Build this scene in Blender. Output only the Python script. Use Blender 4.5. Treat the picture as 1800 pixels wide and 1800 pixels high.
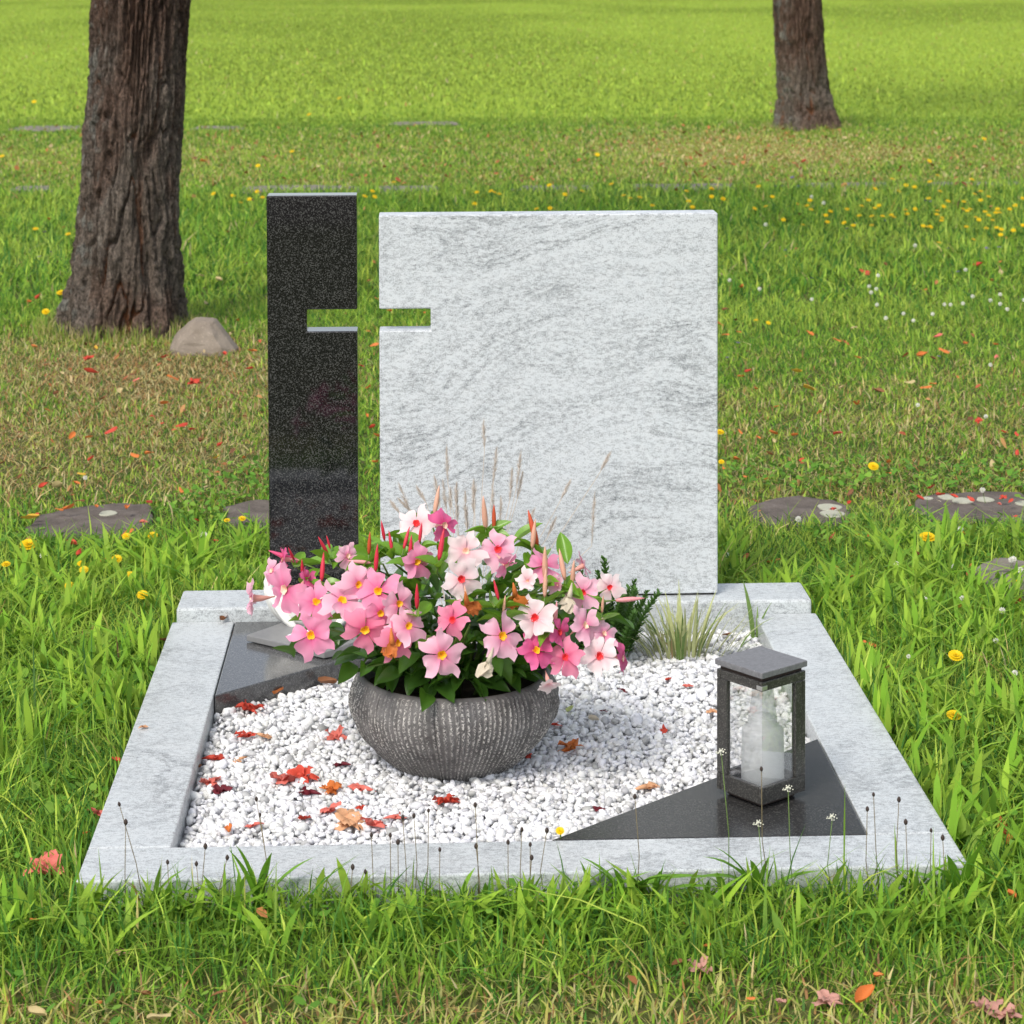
import bpy, bmesh, math, random
import numpy as np
from mathutils import Vector, Matrix, Quaternion

# ------------------------------------------------------------------ scene, camera, sky, sun, exposure
for o in list(bpy.data.objects):
    bpy.data.objects.remove(o)
S = bpy.context.scene
COL = S.collection
random.seed(7)
RNG = np.random.RandomState(11)

CAM = Vector((0.4997, -3.3351, 1.3274))
YAW, PITCH, ROLL = 0.0401, 0.0313, -0.0029
cam_data = bpy.data.cameras.new('camera')
cam = bpy.data.objects.new('camera', cam_data)
COL.objects.link(cam)
S.camera = cam
fwd = Vector((math.sin(YAW) * math.cos(PITCH), math.cos(YAW) * math.cos(PITCH), -math.sin(PITCH)))
rgt = Vector((math.cos(YAW), -math.sin(YAW), 0.0))
upv = rgt.cross(fwd)
rgt2 = rgt * math.cos(ROLL) + upv * math.sin(ROLL)
upv2 = upv * math.cos(ROLL) - rgt * math.sin(ROLL)
cam.matrix_world = Matrix(((rgt2.x, upv2.x, -fwd.x, CAM.x), (rgt2.y, upv2.y, -fwd.y, CAM.y),
                           (rgt2.z, upv2.z, -fwd.z, CAM.z), (0, 0, 0, 1)))
cam_data.sensor_width = 36.0
cam_data.lens = 4085.07 / 1800.0 * 36.0
cam_data.shift_y = -843.83 / 1800.0
cam_data.clip_start = 0.05
cam_data.clip_end = 2000.0
cam_data.dof.use_dof = True
cam_data.dof.focus_distance = 4.0
cam_data.dof.aperture_fstop = 15.0

SUN_EL, SUN_AZ = math.radians(52), math.radians(212)      # azimuth measured from +Y towards +X
W = bpy.data.worlds.new('World')
S.world = W
W.use_nodes = True
wn = W.node_tree.nodes
sky = wn.new('ShaderNodeTexSky')
sky.sky_type = 'NISHITA'
sky.sun_disc = False
sky.sun_elevation = SUN_EL
sky.sun_rotation = SUN_AZ
sky.air_density = 1.0
sky.dust_density = 2.5
sky.ozone_density = 1.0
bg = wn['Background']
bg.inputs['Strength'].default_value = 0.15
hsv = wn.new('ShaderNodeHueSaturation')                     # thin high cloud: the sky is paler than clear blue
hsv.inputs['Saturation'].default_value = 0.45
W.node_tree.links.new(sky.outputs[0], hsv.inputs['Color'])
W.node_tree.links.new(hsv.outputs[0], bg.inputs['Color'])
sl = bpy.data.lights.new('sun', 'SUN')
sl.energy = 1.4
sl.angle = math.radians(18)
sl.color = (1.0, 0.93, 0.82)
sun = bpy.data.objects.new('sun', sl)
COL.objects.link(sun)
sdir = Vector((math.sin(SUN_AZ) * math.cos(SUN_EL), math.cos(SUN_AZ) * math.cos(SUN_EL), math.sin(SUN_EL)))
sun.rotation_euler = sdir.to_track_quat('Z', 'Y').to_euler()
S.view_settings.view_transform = 'Standard'
S.view_settings.look = 'None'
S.view_settings.gamma = 1.0
S.view_settings.use_curve_mapping = False
S.view_settings.exposure = 0.62

G = -0.05                                                   # ground height; kerb top is z = 0

WILTED = [[[0.454,0.351,0.234],"orange"],[[0.574,0.374,0.29],"orange"],[[0.606,0.333,0.207],"beige"],[[0.741,0.419,0.285],"beige"],[[0.651,0.392,0.296],"orange"]]
FLOWERS = [[[0.492,0.565,0.375],[0.01,-0.83,0.56],0.073,"white","r"],[[0.539,0.551,0.375],[0.72,-0.46,0.52],0.066,"hot","n"],[[0.574,0.476,0.35],[-0.08,-0.92,0.37],0.072,"white","p"],[[0.627,0.478,0.352],[-0.02,-0.94,0.33],0.072,"pale","r"],[[0.565,0.418,0.319],[-0.04,-0.92,0.38],0.073,"white","r"],[[0.493,0.458,0.338],[0.37,-0.84,0.39],0.067,"pink","y"],[[0.265,0.6,0.308],[-0.95,-0.06,0.29],0.052,"hot","n"],[[0.378,0.513,0.335],[0.5,-0.81,0.32],0.051,"pale","n"],[[0.212,0.608,0.24],[-0.92,-0.38,0.11],0.077,"pale","n"],[[0.273,0.525,0.277],[-0.59,-0.74,0.33],0.093,"pink","n"],[[0.246,0.604,0.288],[-0.74,-0.57,0.34],0.052,"pale","n"],[[0.328,0.457,0.274],[-0.09,-0.93,0.35],0.078,"pink","y"],[[0.371,0.425,0.284],[-0.06,-0.93,0.36],0.086,"pale","y"],[[0.397,0.442,0.306],[0.31,-0.9,0.3],0.071,"pale","y"],[[0.43,0.423,0.3],[-0.04,-0.93,0.37],0.082,"pink","y"],[[0.464,0.39,0.288],[0.31,-0.86,0.4],0.071,"pale","y"],[[0.434,0.391,0.273],[0.09,-0.99,-0.09],0.066,"pink","y"],[[0.409,0.387,0.248],[-0.04,-0.97,0.23],0.086,"hotlite","y"],[[0.321,0.417,0.231],[-0.15,-0.94,0.32],0.084,"pink","y"],[[0.479,0.368,0.258],[0.39,-0.86,0.33],0.07,"pale","y"],[[0.461,0.363,0.233],[0.17,-0.98,0.13],0.075,"hotlite","y"],[[0.55,0.363,0.268],[-0.25,-0.91,0.33],0.066,"hotlite","r"],[[0.532,0.343,0.218],[0.08,-0.99,-0.12],0.087,"pale","y"],[[0.309,0.511,0.296],[0.66,-0.4,0.63],0.044,"hot","n"],[[0.629,0.355,0.243],[0.16,-0.97,0.2],0.083,"pale","y"],[[0.683,0.385,0.263],[-0.1,-0.94,0.32],0.079,"white","r"],[[0.684,0.365,0.216],[0.06,-0.9,0.42],0.073,"hot","y"],[[0.703,0.465,0.327],[0.27,-0.78,0.57],0.07,"pink","r"],[[0.766,0.451,0.285],[-0.17,-0.94,0.3],0.067,"pale","r"],[[0.814,0.5,0.28],[0.05,-0.96,0.27],0.055,"white","r"],[[0.766,0.408,0.243],[0.72,-0.63,0.28],0.071,"pale","n"],[[0.723,0.386,0.239],[0.76,-0.55,0.34],0.058,"hot","r"],[[0.732,0.379,0.2],[0.34,-0.91,0.22],0.069,"hotlite","r"],[[0.789,0.403,0.194],[0.11,-0.95,0.31],0.078,"white","r"],[[0.829,0.437,0.179],[0.89,-0.32,0.33],0.061,"hot","n"],[[0.799,0.429,0.223],[0.47,-0.59,0.66],0.056,"pale","n"],[[0.703,0.355,0.167],[0.22,-0.78,-0.58],0.045,"white","n"],[[0.674,0.43,0.311],[-0.41,-0.69,0.59],0.045,"white","n"],[[0.771,0.512,0.314],[0.93,-0.31,0.2],0.053,"pale","n"],[[0.639,0.445,0.334],[0.4,-0.81,-0.43],0.058,"pink","n"],[[0.724,0.442,0.301],[-0.46,-0.82,0.33],0.041,"pale","n"]]
BUDS = [[[0.284,0.6,0.307],[0.276,0.589,0.329],"red"],[[0.346,0.586,0.329],[0.341,0.584,0.348],"red"],[[0.343,0.563,0.325],[0.329,0.553,0.355],"red"],[[0.413,0.506,0.339],[0.415,0.503,0.374],"orange"],[[0.439,0.537,0.354],[0.434,0.535,0.385],"red"],[[0.452,0.496,0.346],[0.447,0.502,0.376],"red"],[[0.471,0.497,0.35],[0.48,0.51,0.38],"red"],[[0.497,0.507,0.357],[0.501,0.511,0.387],"red"],[[0.529,0.459,0.34],[0.537,0.469,0.385],"red"],[[0.523,0.661,0.367],[0.531,0.668,0.411],"peach"],[[0.609,0.553,0.367],[0.605,0.544,0.42],"peach"],[[0.685,0.51,0.344],[0.69,0.509,0.389],"peach"],[[0.703,0.449,0.309],[0.703,0.444,0.359],"peach"],[[0.737,0.463,0.303],[0.729,0.471,0.348],"peach"],[[0.748,0.459,0.295],[0.751,0.452,0.335],"peach"],[[0.701,0.42,0.287],[0.703,0.422,0.329],"peach"],[[0.335,0.492,0.299],[0.338,0.506,0.339],"red"],[[0.302,0.536,0.294],[0.301,0.528,0.324],"red"],[[0.493,0.387,0.28],[0.493,0.383,0.318],"red"],[[0.425,0.46,0.322],[0.428,0.461,0.363],"red"],[[0.797,0.451,0.251],[0.799,0.448,0.278],"peach"],[[0.632,0.383,0.272],[0.635,0.38,0.299],"peach"],[[0.716,0.395,0.249],[0.719,0.393,0.284],"pink"],[[0.625,0.397,0.29],[0.618,0.4,0.32],"red"],[[0.575,0.388,0.287],[0.57,0.396,0.312],"peach"],[[0.481,0.467,0.339],[0.484,0.469,0.376],"red"],[[0.623,0.557,0.366],[0.623,0.556,0.404],"orange"],[[0.695,0.523,0.345],[0.681,0.531,0.398],"orange"],[[0.823,0.492,0.26],[0.867,0.492,0.263],"pink"],[[0.417,0.482,0.331],[0.382,0.482,0.335],"pink"],[[0.296,0.606,0.3],[0.246,0.606,0.32],"hot"]]
GRAVEL_LITTER = [[[0.19,0.852,-0.033],0.044,"blossom","red"],[[0.232,0.941,-0.033],0.03,"leaf","orange"],[[0.19,0.71,-0.033],0.03,"blossom","red"],[[0.222,0.708,-0.033],0.03,"petal","peach"],[[0.349,0.696,-0.033],0.034,"blossom","coral"],[[0.148,0.596,-0.033],0.042,"petal","red"],[[0.189,0.588,-0.033],0.026,"petal","peach"],[[0.149,0.476,-0.033],0.034,"blossom","coral"],[[0.122,0.553,-0.033],0.026,"leaf","brown"],[[0.27,0.481,-0.033],0.044,"blossom","coral"],[[0.3,0.495,-0.033],0.044,"blossom","red"],[[0.352,0.437,-0.033],0.032,"blossom","orange"],[[0.402,0.44,-0.033],0.04,"petal","coral"],[[0.353,0.343,-0.033],0.032,"blossom","coral"],[[0.383,0.293,-0.033],0.046,"blossom","peach"],[[0.422,0.281,-0.033],0.034,"blossom","coral"],[[0.457,0.309,-0.033],0.032,"petal","coral"],[[0.537,0.374,-0.033],0.036,"blossom","red"],[[0.312,0.313,-0.033],0.02,"blossom","red"],[[0.199,0.263,-0.033],0.028,"leaf","orange"],[[0.237,0.29,-0.033],0.026,"petal","coral"],[[0.756,0.618,-0.033],0.036,"blossom","orange"],[[0.868,0.423,-0.033],0.042,"petal","peach"],[[0.965,0.993,-0.033],0.022,"petal","red"],[[0.993,0.951,-0.033],0.024,"petal","coral"],[[0.927,0.713,-0.033],0.026,"petal","red"],[[0.366,0.557,-0.033],0.032,"petal","maroon"],[[0.778,0.333,-0.033],0.024,"petal","maroon"],[[0.403,0.361,-0.033],0.018,"petal","red"],[[0.769,0.817,-0.033],0.024,"leaf","green"],[[0.806,0.759,-0.033],0.026,"leaf","beige"],[[0.323,0.994,-0.033],0.036,"leaf","brown"],[[0.736,0.744,-0.033],0.022,"petal","red"],[[1.022,0.804,-0.033],0.03,"petal","peach"],[[0.874,0.936,-0.033],0.016,"petal","maroon"],[[0.683,0.587,-0.033],0.02,"petal","red"],[[0.317,0.426,-0.033],0.036,"petal","maroon"],[[0.171,0.443,-0.033],0.028,"blossom","maroon"],[[0.827,0.814,-0.033],0.014,"petal","maroon"],[[1.114,1.274,-0.033],0.02,"leaf","brown"],[[0.985,1.28,-0.033],0.018,"leaf","brown"]]
KERB_LITTER = [[[0.104,1.304,0.004],0.026,"leaf","brown"],[[0.017,0.661,0.004],0.018,"petal","peach"]]
LITTER = [[[-0.616,3.634,-0.015],0.026,"orange"],[[-0.274,3.689,-0.015],0.046,"orange"],[[-0.29,3.519,-0.015],0.03,"red"],[[-0.386,3.317,-0.015],0.039,"red"],[[-0.482,3.223,-0.015],0.034,"orange"],[[-0.432,3.209,-0.015],0.024,"orange"],[[-0.25,3.412,-0.015],0.025,"red"],[[-0.191,3.385,-0.015],0.039,"red"],[[-0.155,3.327,-0.015],0.029,"red"],[[-0.111,3.138,-0.015],0.028,"brown"],[[-0.276,2.981,-0.015],0.042,"orange"],[[-0.241,3.01,-0.015],0.033,"orange"],[[-0.384,2.917,-0.015],0.023,"red"],[[-0.05,2.919,-0.015],0.028,"yellow"],[[-0.034,2.754,-0.015],0.018,"orange"],[[0.0,2.742,-0.015],0.031,"tan"],[[0.053,2.845,-0.015],0.027,"tan"],[[0.021,2.935,-0.015],0.023,"orange"],[[-0.053,3.082,-0.015],0.023,"red"],[[-0.388,2.754,-0.015],0.022,"yellow"],[[-0.461,2.602,-0.015],0.026,"red"],[[-0.422,2.574,-0.015],0.048,"tan"],[[-0.385,2.634,-0.015],0.022,"orange"],[[-0.106,2.548,-0.015],0.026,"orange"],[[-0.174,2.431,-0.015],0.03,"red"],[[-0.348,2.449,-0.015],0.026,"brown"],[[-0.359,2.349,-0.015],0.03,"orange"],[[-0.385,2.359,-0.015],0.021,"orange"],[[-0.297,2.363,-0.015],0.021,"orange"],[[-0.22,2.342,-0.015],0.029,"orange"],[[-0.436,2.297,-0.015],0.025,"red"],[[-0.439,2.257,-0.015],0.046,"yellow"],[[-0.037,2.22,-0.015],0.016,"red"],[[-0.04,2.12,-0.015],0.016,"brown"],[[0.024,2.02,-0.015],0.016,"red"],[[-0.185,2.098,-0.015],0.032,"orange"],[[-0.166,2.211,-0.015],0.021,"coral"],[[-0.302,1.994,-0.015],0.036,"red"],[[-0.277,1.942,-0.015],0.024,"red"],[[-0.201,1.828,-0.015],0.031,"orange"],[[-0.146,1.687,-0.015],0.019,"orange"],[[-0.089,1.535,-0.015],0.025,"orange"],[[-0.026,1.502,-0.015],0.025,"red"],[[0.001,1.744,-0.015],0.026,"orange"],[[-0.095,1.717,-0.015],0.015,"orange"],[[-0.179,1.78,-0.015],0.015,"brown"],[[0.156,1.776,-0.015],0.015,"red"],[[-0.54,2.715,-0.015],0.022,"brown"],[[-0.616,2.89,-0.015],0.018,"brown"],[[-0.095,3.605,-0.015],0.03,"brown"],[[1.72,4.124,-0.015],0.049,"yellow"],[[1.721,3.873,-0.015],0.054,"yellow"],[[2.053,3.947,-0.015],0.036,"tan"],[[1.545,3.838,-0.015],0.027,"orange"],[[1.562,4.132,-0.015],0.025,"red"],[[1.818,3.838,-0.015],0.024,"tan"],[[2.083,3.853,-0.015],0.036,"orange"],[[1.916,3.773,-0.015],0.041,"brown"],[[2.118,3.912,-0.015],0.024,"orange"],[[1.813,3.55,-0.015],0.046,"orange"],[[1.68,3.475,-0.015],0.039,"orange"],[[1.567,3.563,-0.015],0.017,"orange"],[[2.118,3.306,-0.015],0.025,"red"],[[1.681,3.173,-0.015],0.043,"red"],[[1.409,3.197,-0.015],0.024,"orange"],[[1.493,3.151,-0.015],0.027,"orange"],[[1.55,3.116,-0.015],0.027,"orange"],[[1.483,3.055,-0.015],0.021,"tan"],[[1.444,3.105,-0.015],0.019,"orange"],[[1.351,2.848,-0.015],0.031,"orange"],[[1.445,2.883,-0.015],0.026,"brown"],[[1.449,2.74,-0.015],0.03,"brown"],[[1.52,2.802,-0.015],0.018,"red"],[[1.582,2.854,-0.015],0.021,"tan"],[[1.299,2.727,-0.015],0.028,"orange"],[[1.342,2.63,-0.015],0.035,"orange"],[[1.391,2.586,-0.015],0.017,"orange"],[[1.745,2.757,-0.015],0.025,"orange"],[[1.721,2.651,-0.015],0.025,"orange"],[[2.019,2.753,-0.015],0.031,"tan"],[[2.121,2.881,-0.015],0.026,"red"],[[2.183,3.126,-0.015],0.027,"red"],[[2.071,2.643,-0.015],0.025,"orange"],[[2.146,3.14,-0.015],0.016,"red"],[[1.328,2.363,-0.015],0.028,"red"],[[1.323,2.252,-0.015],0.026,"orange"],[[1.503,2.252,-0.015],0.028,"red"],[[1.552,2.305,-0.015],0.033,"red"],[[1.73,2.419,-0.015],0.024,"red"],[[1.737,2.351,-0.015],0.033,"red"],[[1.794,2.474,-0.015],0.029,"red"],[[1.796,2.377,-0.015],0.038,"red"],[[1.826,2.37,-0.015],0.038,"red"],[[1.867,2.354,-0.015],0.038,"red"],[[1.946,2.35,-0.015],0.029,"red"],[[1.956,2.312,-0.015],0.029,"red"],[[1.92,2.285,-0.015],0.024,"coral"],[[1.777,2.321,-0.015],0.024,"beige"],[[1.698,2.269,-0.015],0.028,"orange"],[[1.929,2.167,-0.015],0.019,"red"],[[1.256,2.158,-0.015],0.018,"brown"],[[1.514,1.99,-0.015],0.013,"orange"],[[1.54,1.997,-0.015],0.013,"orange"],[[1.282,1.757,-0.015],0.038,"orange"],[[1.203,1.701,-0.015],0.017,"orange"],[[1.408,1.69,-0.015],0.025,"orange"],[[1.428,1.631,-0.015],0.017,"orange"],[[1.61,1.809,-0.015],0.026,"brown"],[[1.713,1.705,-0.015],0.026,"orange"],[[1.73,1.645,-0.015],0.025,"orange"],[[1.635,1.577,-0.015],0.017,"red"],[[1.618,1.387,-0.015],0.032,"yellow"],[[1.736,1.414,-0.015],0.041,"orange"],[[1.655,1.379,-0.015],0.014,"orange"],[[1.339,1.475,-0.015],0.012,"orange"],[[1.76,1.994,-0.015],0.018,"orange"],[[2.413,6.541,-0.015],0.065,"red"],[[2.527,6.707,-0.015],0.037,"brown"],[[2.506,7.254,-0.015],0.026,"brown"],[[2.935,6.67,-0.015],0.042,"red"],[[2.988,6.494,-0.015],0.041,"tan"],[[2.884,6.236,-0.015],0.032,"orange"],[[3.061,6.781,-0.015],0.029,"orange"],[[1.814,6.055,-0.015],0.038,"orange"],[[2.079,5.035,-0.015],0.034,"tan"],[[2.334,4.793,-0.015],0.04,"coral"],[[1.969,4.765,-0.015],0.033,"orange"],[[1.889,4.885,-0.015],0.041,"orange"],[[2.294,4.523,-0.015],0.039,"orange"],[[2.389,4.627,-0.015],0.03,"orange"],[[2.192,4.404,-0.015],0.039,"orange"],[[2.216,4.351,-0.015],0.029,"brown"],[[2.443,4.397,-0.015],0.032,"coral"],[[2.492,4.603,-0.015],0.023,"orange"],[[1.968,4.382,-0.015],0.025,"orange"],[[1.592,4.903,-0.015],0.03,"orange"],[[1.648,4.959,-0.015],0.024,"orange"],[[1.605,5.145,-0.015],0.028,"orange"],[[1.621,4.543,-0.015],0.023,"brown"],[[1.664,5.466,-0.015],0.025,"brown"],[[1.527,4.043,-0.015],0.021,"orange"],[[2.225,4.019,-0.015],0.018,"orange"],[[2.551,5.985,-0.015],0.023,"orange"],[[3.292,7.61,-0.015],0.032,"orange"],[[3.534,11.226,-0.015],0.042,"red"],[[3.039,11.908,-0.015],0.043,"red"],[[2.539,12.08,-0.015],0.037,"orange"],[[2.153,7.021,-0.015],0.025,"orange"],[[2.995,10.283,-0.015],0.067,"orange"],[[3.717,10.233,-0.015],0.056,"coral"],[[-1.033,5.803,-0.015],0.037,"orange"],[[-1.014,5.951,-0.015],0.041,"red"],[[-0.34,6.388,-0.015],0.042,"tan"],[[-0.431,6.515,-0.015],0.036,"tan"],[[-0.337,5.741,-0.015],0.039,"tan"],[[-0.165,4.553,-0.015],0.034,"red"],[[-0.06,4.288,-0.015],0.025,"red"],[[-0.076,4.628,-0.015],0.035,"orange"],[[-0.297,4.156,-0.015],0.044,"orange"],[[-0.217,4.04,-0.015],0.043,"red"],[[-0.411,4.12,-0.015],0.027,"coral"],[[-0.572,4.244,-0.015],0.05,"red"],[[-0.618,4.516,-0.015],0.034,"red"],[[-0.365,4.533,-0.015],0.023,"red"],[[-0.431,3.903,-0.015],0.042,"tan"],[[-0.625,3.862,-0.015],0.032,"brown"],[[-0.087,3.858,-0.015],0.024,"brown"],[[-0.078,3.741,-0.015],0.023,"tan"],[[-0.178,5.314,-0.015],0.025,"orange"],[[-0.95,12.353,-0.015],0.056,"orange"],[[-1.297,8.436,-0.015],0.034,"orange"],[[-1.42,8.765,-0.015],0.031,"orange"],[[-0.665,4.234,-0.015],0.028,"tan"],[[-0.621,4.707,-0.015],0.026,"yellow"],[[-0.839,4.753,-0.015],0.024,"orange"],[[-0.47,3.788,-0.015],0.026,"brown"],[[0.341,4.711,-0.015],0.035,"orange"],[[0.304,4.321,-0.015],0.019,"red"],[[0.339,3.922,-0.015],0.021,"orange"],[[0.363,3.294,-0.015],0.027,"red"],[[0.374,3.183,-0.015],0.021,"orange"],[[0.344,3.468,-0.015],0.017,"orange"],[[0.312,5.057,-0.015],0.018,"orange"],[[0.329,5.862,-0.015],0.02,"orange"],[[0.383,5.507,-0.015],0.022,"orange"],[[0.516,5.44,-0.015],0.022,"orange"],[[0.379,2.833,-0.015],0.023,"orange"],[[-0.058,0.083,-0.015],0.053,"coral"],[[-0.014,0.307,-0.015],0.025,"coral"],[[0.372,0.047,-0.015],0.026,"maroon"],[[0.086,-0.17,-0.015],0.027,"coral"],[[0.119,-0.163,-0.015],0.016,"brown"],[[0.139,-0.319,-0.015],0.021,"brown"],[[0.078,-0.332,-0.015],0.017,"orange"],[[0.005,-0.37,-0.015],0.034,"tan"],[[0.161,-0.373,-0.015],0.042,"tan"],[[0.067,-0.401,-0.015],0.025,"tan"],[[-0.044,-0.093,-0.015],0.014,"orange"],[[0.21,-0.204,-0.015],0.009,"orange"],[[0.273,-0.407,-0.015],0.017,"brown"],[[1.139,0.065,-0.015],0.026,"red"],[[1.191,0.043,-0.015],0.033,"orange"],[[0.873,-0.253,-0.015],0.039,"coral"],[[0.842,-0.256,-0.015],0.026,"brown"],[[0.89,-0.194,-0.015],0.015,"orange"],[[1.019,-0.26,-0.015],0.017,"orange"],[[1.106,-0.308,-0.015],0.019,"orange"],[[1.028,-0.36,-0.015],0.042,"coral"],[[1.075,-0.369,-0.015],0.047,"orange"],[[1.23,-0.39,-0.015],0.047,"coral"],[[1.252,-0.408,-0.015],0.034,"coral"],[[1.398,0.191,-0.015],0.035,"red"],[[1.394,0.139,-0.015],0.025,"orange"],[[1.341,-0.085,-0.015],0.023,"orange"],[[0.768,0.012,-0.015],0.014,"orange"],[[0.87,-0.132,-0.015],0.018,"orange"],[[0.927,-0.36,-0.015],0.017,"orange"],[[0.925,0.066,-0.015],0.012,"orange"],[[0.882,0.068,-0.015],0.012,"orange"],[[0.967,-0.357,-0.015],0.017,"coral"],[[-0.17,1.077,-0.015],0.016,"red"],[[0.008,0.723,-0.015],0.022,"coral"],[[-0.014,0.55,-0.015],0.021,"red"],[[-0.016,0.22,-0.015],0.011,"orange"],[[-0.007,1.228,-0.015],0.02,"brown"],[[-0.131,0.948,-0.015],0.012,"orange"],[[1.641,1.26,-0.015],0.015,"yellow"],[[1.662,1.252,-0.015],0.013,"red"],[[1.38,1.153,-0.015],0.031,"orange"],[[1.447,1.181,-0.015],0.012,"red"],[[1.548,1.189,-0.015],0.012,"orange"],[[1.56,1.03,-0.015],0.014,"coral"],[[1.386,0.837,-0.015],0.013,"orange"],[[1.401,0.753,-0.015],0.013,"coral"],[[1.673,1.176,-0.015],0.012,"brown"]]
YELLOW = [[[2.158,9.775,0.02],0.03],[[2.105,9.354,0.02],0.029],[[2.15,9.219,0.02],0.029],[[2.434,9.312,0.02],0.029],[[2.25,8.717,0.02],0.028],[[2.323,8.817,0.02],0.028],[[2.318,8.192,0.02],0.027],[[2.442,9.889,0.02],0.031],[[2.508,8.92,0.02],0.028],[[2.546,8.846,0.02],0.028],[[2.535,8.647,0.02],0.028],[[2.607,9.113,0.02],0.029],[[2.378,7.956,0.02],0.026],[[2.564,8.377,0.02],0.027],[[2.62,8.556,0.02],0.028],[[2.52,8.077,0.02],0.027],[[2.596,8.041,0.02],0.027],[[2.62,7.925,0.02],0.026],[[2.725,8.66,0.02],0.028],[[2.83,8.809,0.02],0.028],[[2.923,9.092,0.02],0.029],[[2.731,8.35,0.02],0.027],[[2.789,8.321,0.02],0.027],[[2.878,8.693,0.02],0.028],[[2.925,8.821,0.02],0.028],[[3.08,9.711,0.02],0.03],[[2.843,8.318,0.02],0.027],[[2.71,7.919,0.02],0.026],[[2.899,8.371,0.02],0.027],[[2.892,8.274,0.02],0.027],[[3.183,9.553,0.02],0.03],[[3.295,10.28,0.02],0.032],[[3.297,9.902,0.02],0.031],[[3.323,9.796,0.02],0.031],[[3.781,11.477,0.02],0.035],[[3.48,10.103,0.02],0.031],[[3.757,10.225,0.02],0.032],[[3.019,8.597,0.02],0.028],[[2.988,8.415,0.02],0.028],[[3.078,8.636,0.02],0.028],[[2.955,7.88,0.02],0.026],[[2.968,7.842,0.02],0.026],[[2.983,7.841,0.02],0.026],[[3.174,8.544,0.02],0.028],[[3.135,8.38,0.02],0.028],[[3.123,8.219,0.02],0.027],[[3.254,8.754,0.02],0.028],[[3.096,8.101,0.02],0.027],[[3.338,9.018,0.02],0.029],[[3.412,9.537,0.02],0.03],[[3.416,8.985,0.02],0.029],[[3.156,7.829,0.02],0.026],[[3.325,8.62,0.02],0.028],[[3.328,8.534,0.02],0.028],[[3.362,8.617,0.02],0.028],[[3.569,9.379,0.02],0.03],[[3.523,9.051,0.02],0.029],[[3.409,8.487,0.02],0.028],[[3.387,8.322,0.02],0.028],[[3.298,8.231,0.02],0.027],[[3.29,8.128,0.02],0.027],[[3.237,7.764,0.02],0.026],[[3.351,8.1,0.02],0.027],[[3.453,8.442,0.02],0.028],[[3.471,8.441,0.02],0.028],[[3.504,8.608,0.02],0.028],[[3.292,7.783,0.02],0.026],[[3.297,7.709,0.02],0.026],[[3.24,7.497,0.02],0.026],[[3.345,7.669,0.02],0.026],[[3.639,8.772,0.02],0.029],[[3.566,8.603,0.02],0.028],[[3.773,9.127,0.02],0.029],[[3.445,7.871,0.02],0.027],[[3.611,9.232,0.02],0.03],[[3.264,9.161,0.02],0.029],[[3.068,7.321,0.02],0.025],[[2.882,7.211,0.02],0.025],[[3.61,10.483,0.02],0.032],[[4.576,13.262,0.02],0.039],[[1.713,4.985,0.02],0.019],[[1.748,4.922,0.02],0.019],[[3.638,9.521,0.02],0.03],[[0.197,9.492,0.02],0.031],[[0.252,9.464,0.02],0.031],[[0.234,9.771,0.02],0.032],[[0.349,10.285,0.02],0.033],[[0.821,9.668,0.02],0.031],[[0.794,9.056,0.02],0.03],[[0.901,9.725,0.02],0.032],[[0.918,9.662,0.02],0.031],[[0.943,9.562,0.02],0.031],[[1.25,10.048,0.02],0.032],[[1.184,8.808,0.02],0.029],[[1.112,8.78,0.02],0.029],[[1.306,9.512,0.02],0.031],[[1.415,9.69,0.02],0.032],[[1.613,10.089,0.02],0.033],[[1.625,9.43,0.02],0.031],[[1.649,9.285,0.02],0.031],[[1.705,9.329,0.02],0.031],[[1.688,12.118,0.02],0.037],[[2.0,9.649,0.02],0.032],[[1.95,9.114,0.02],0.03],[[2.155,9.765,0.02],0.032],[[2.102,9.337,0.02],0.031],[[2.15,9.216,0.02],0.031],[[1.732,8.903,0.02],0.03],[[1.935,8.812,0.02],0.03],[[-3.06,18.301,0.02],0.049],[[-0.525,11.448,0.02],0.034],[[-0.368,12.53,0.02],0.036],[[-0.652,9.687,0.02],0.03],[[-0.535,9.574,0.02],0.029],[[-0.429,9.373,0.02],0.029],[[-0.462,9.197,0.02],0.028],[[-0.363,9.47,0.02],0.029],[[-0.416,9.788,0.02],0.03],[[-2.288,12.291,0.02],0.036],[[-0.429,16.318,0.02],0.044],[[-0.25,18.581,0.02],0.049],[[-1.37,8.037,0.02],0.031],[[-1.178,7.809,0.02],0.03]]
YELLOW_NEAR = [[[-0.901,5.768,0.03],0.037],[[-0.883,5.282,0.03],0.03],[[1.508,0.978,0.01],0.029],[[1.425,0.635,0.01],0.027],[[1.651,1.87,0.01],0.04],[[-0.385,1.908,0.01],0.04],[[-0.406,1.741,0.01],0.021],[[-0.242,1.738,0.01],0.019],[[-0.229,1.685,0.01],0.021],[[-0.17,1.773,0.01],0.024],[[-0.124,1.633,0.01],0.023],[[-0.241,1.558,0.01],0.022],[[-0.079,1.479,0.01],0.025],[[-0.114,1.977,0.01],0.023],[[-0.174,1.975,0.01],0.019],[[0.044,2.115,0.01],0.016],[[0.078,2.13,0.01],0.019],[[0.708,0.133,0.01],0.014],[[1.319,2.968,0.03],0.026],[[1.275,2.595,0.03],0.016],[[1.655,2.521,0.03],0.028],[[1.753,1.492,0.01],0.015]]
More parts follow.
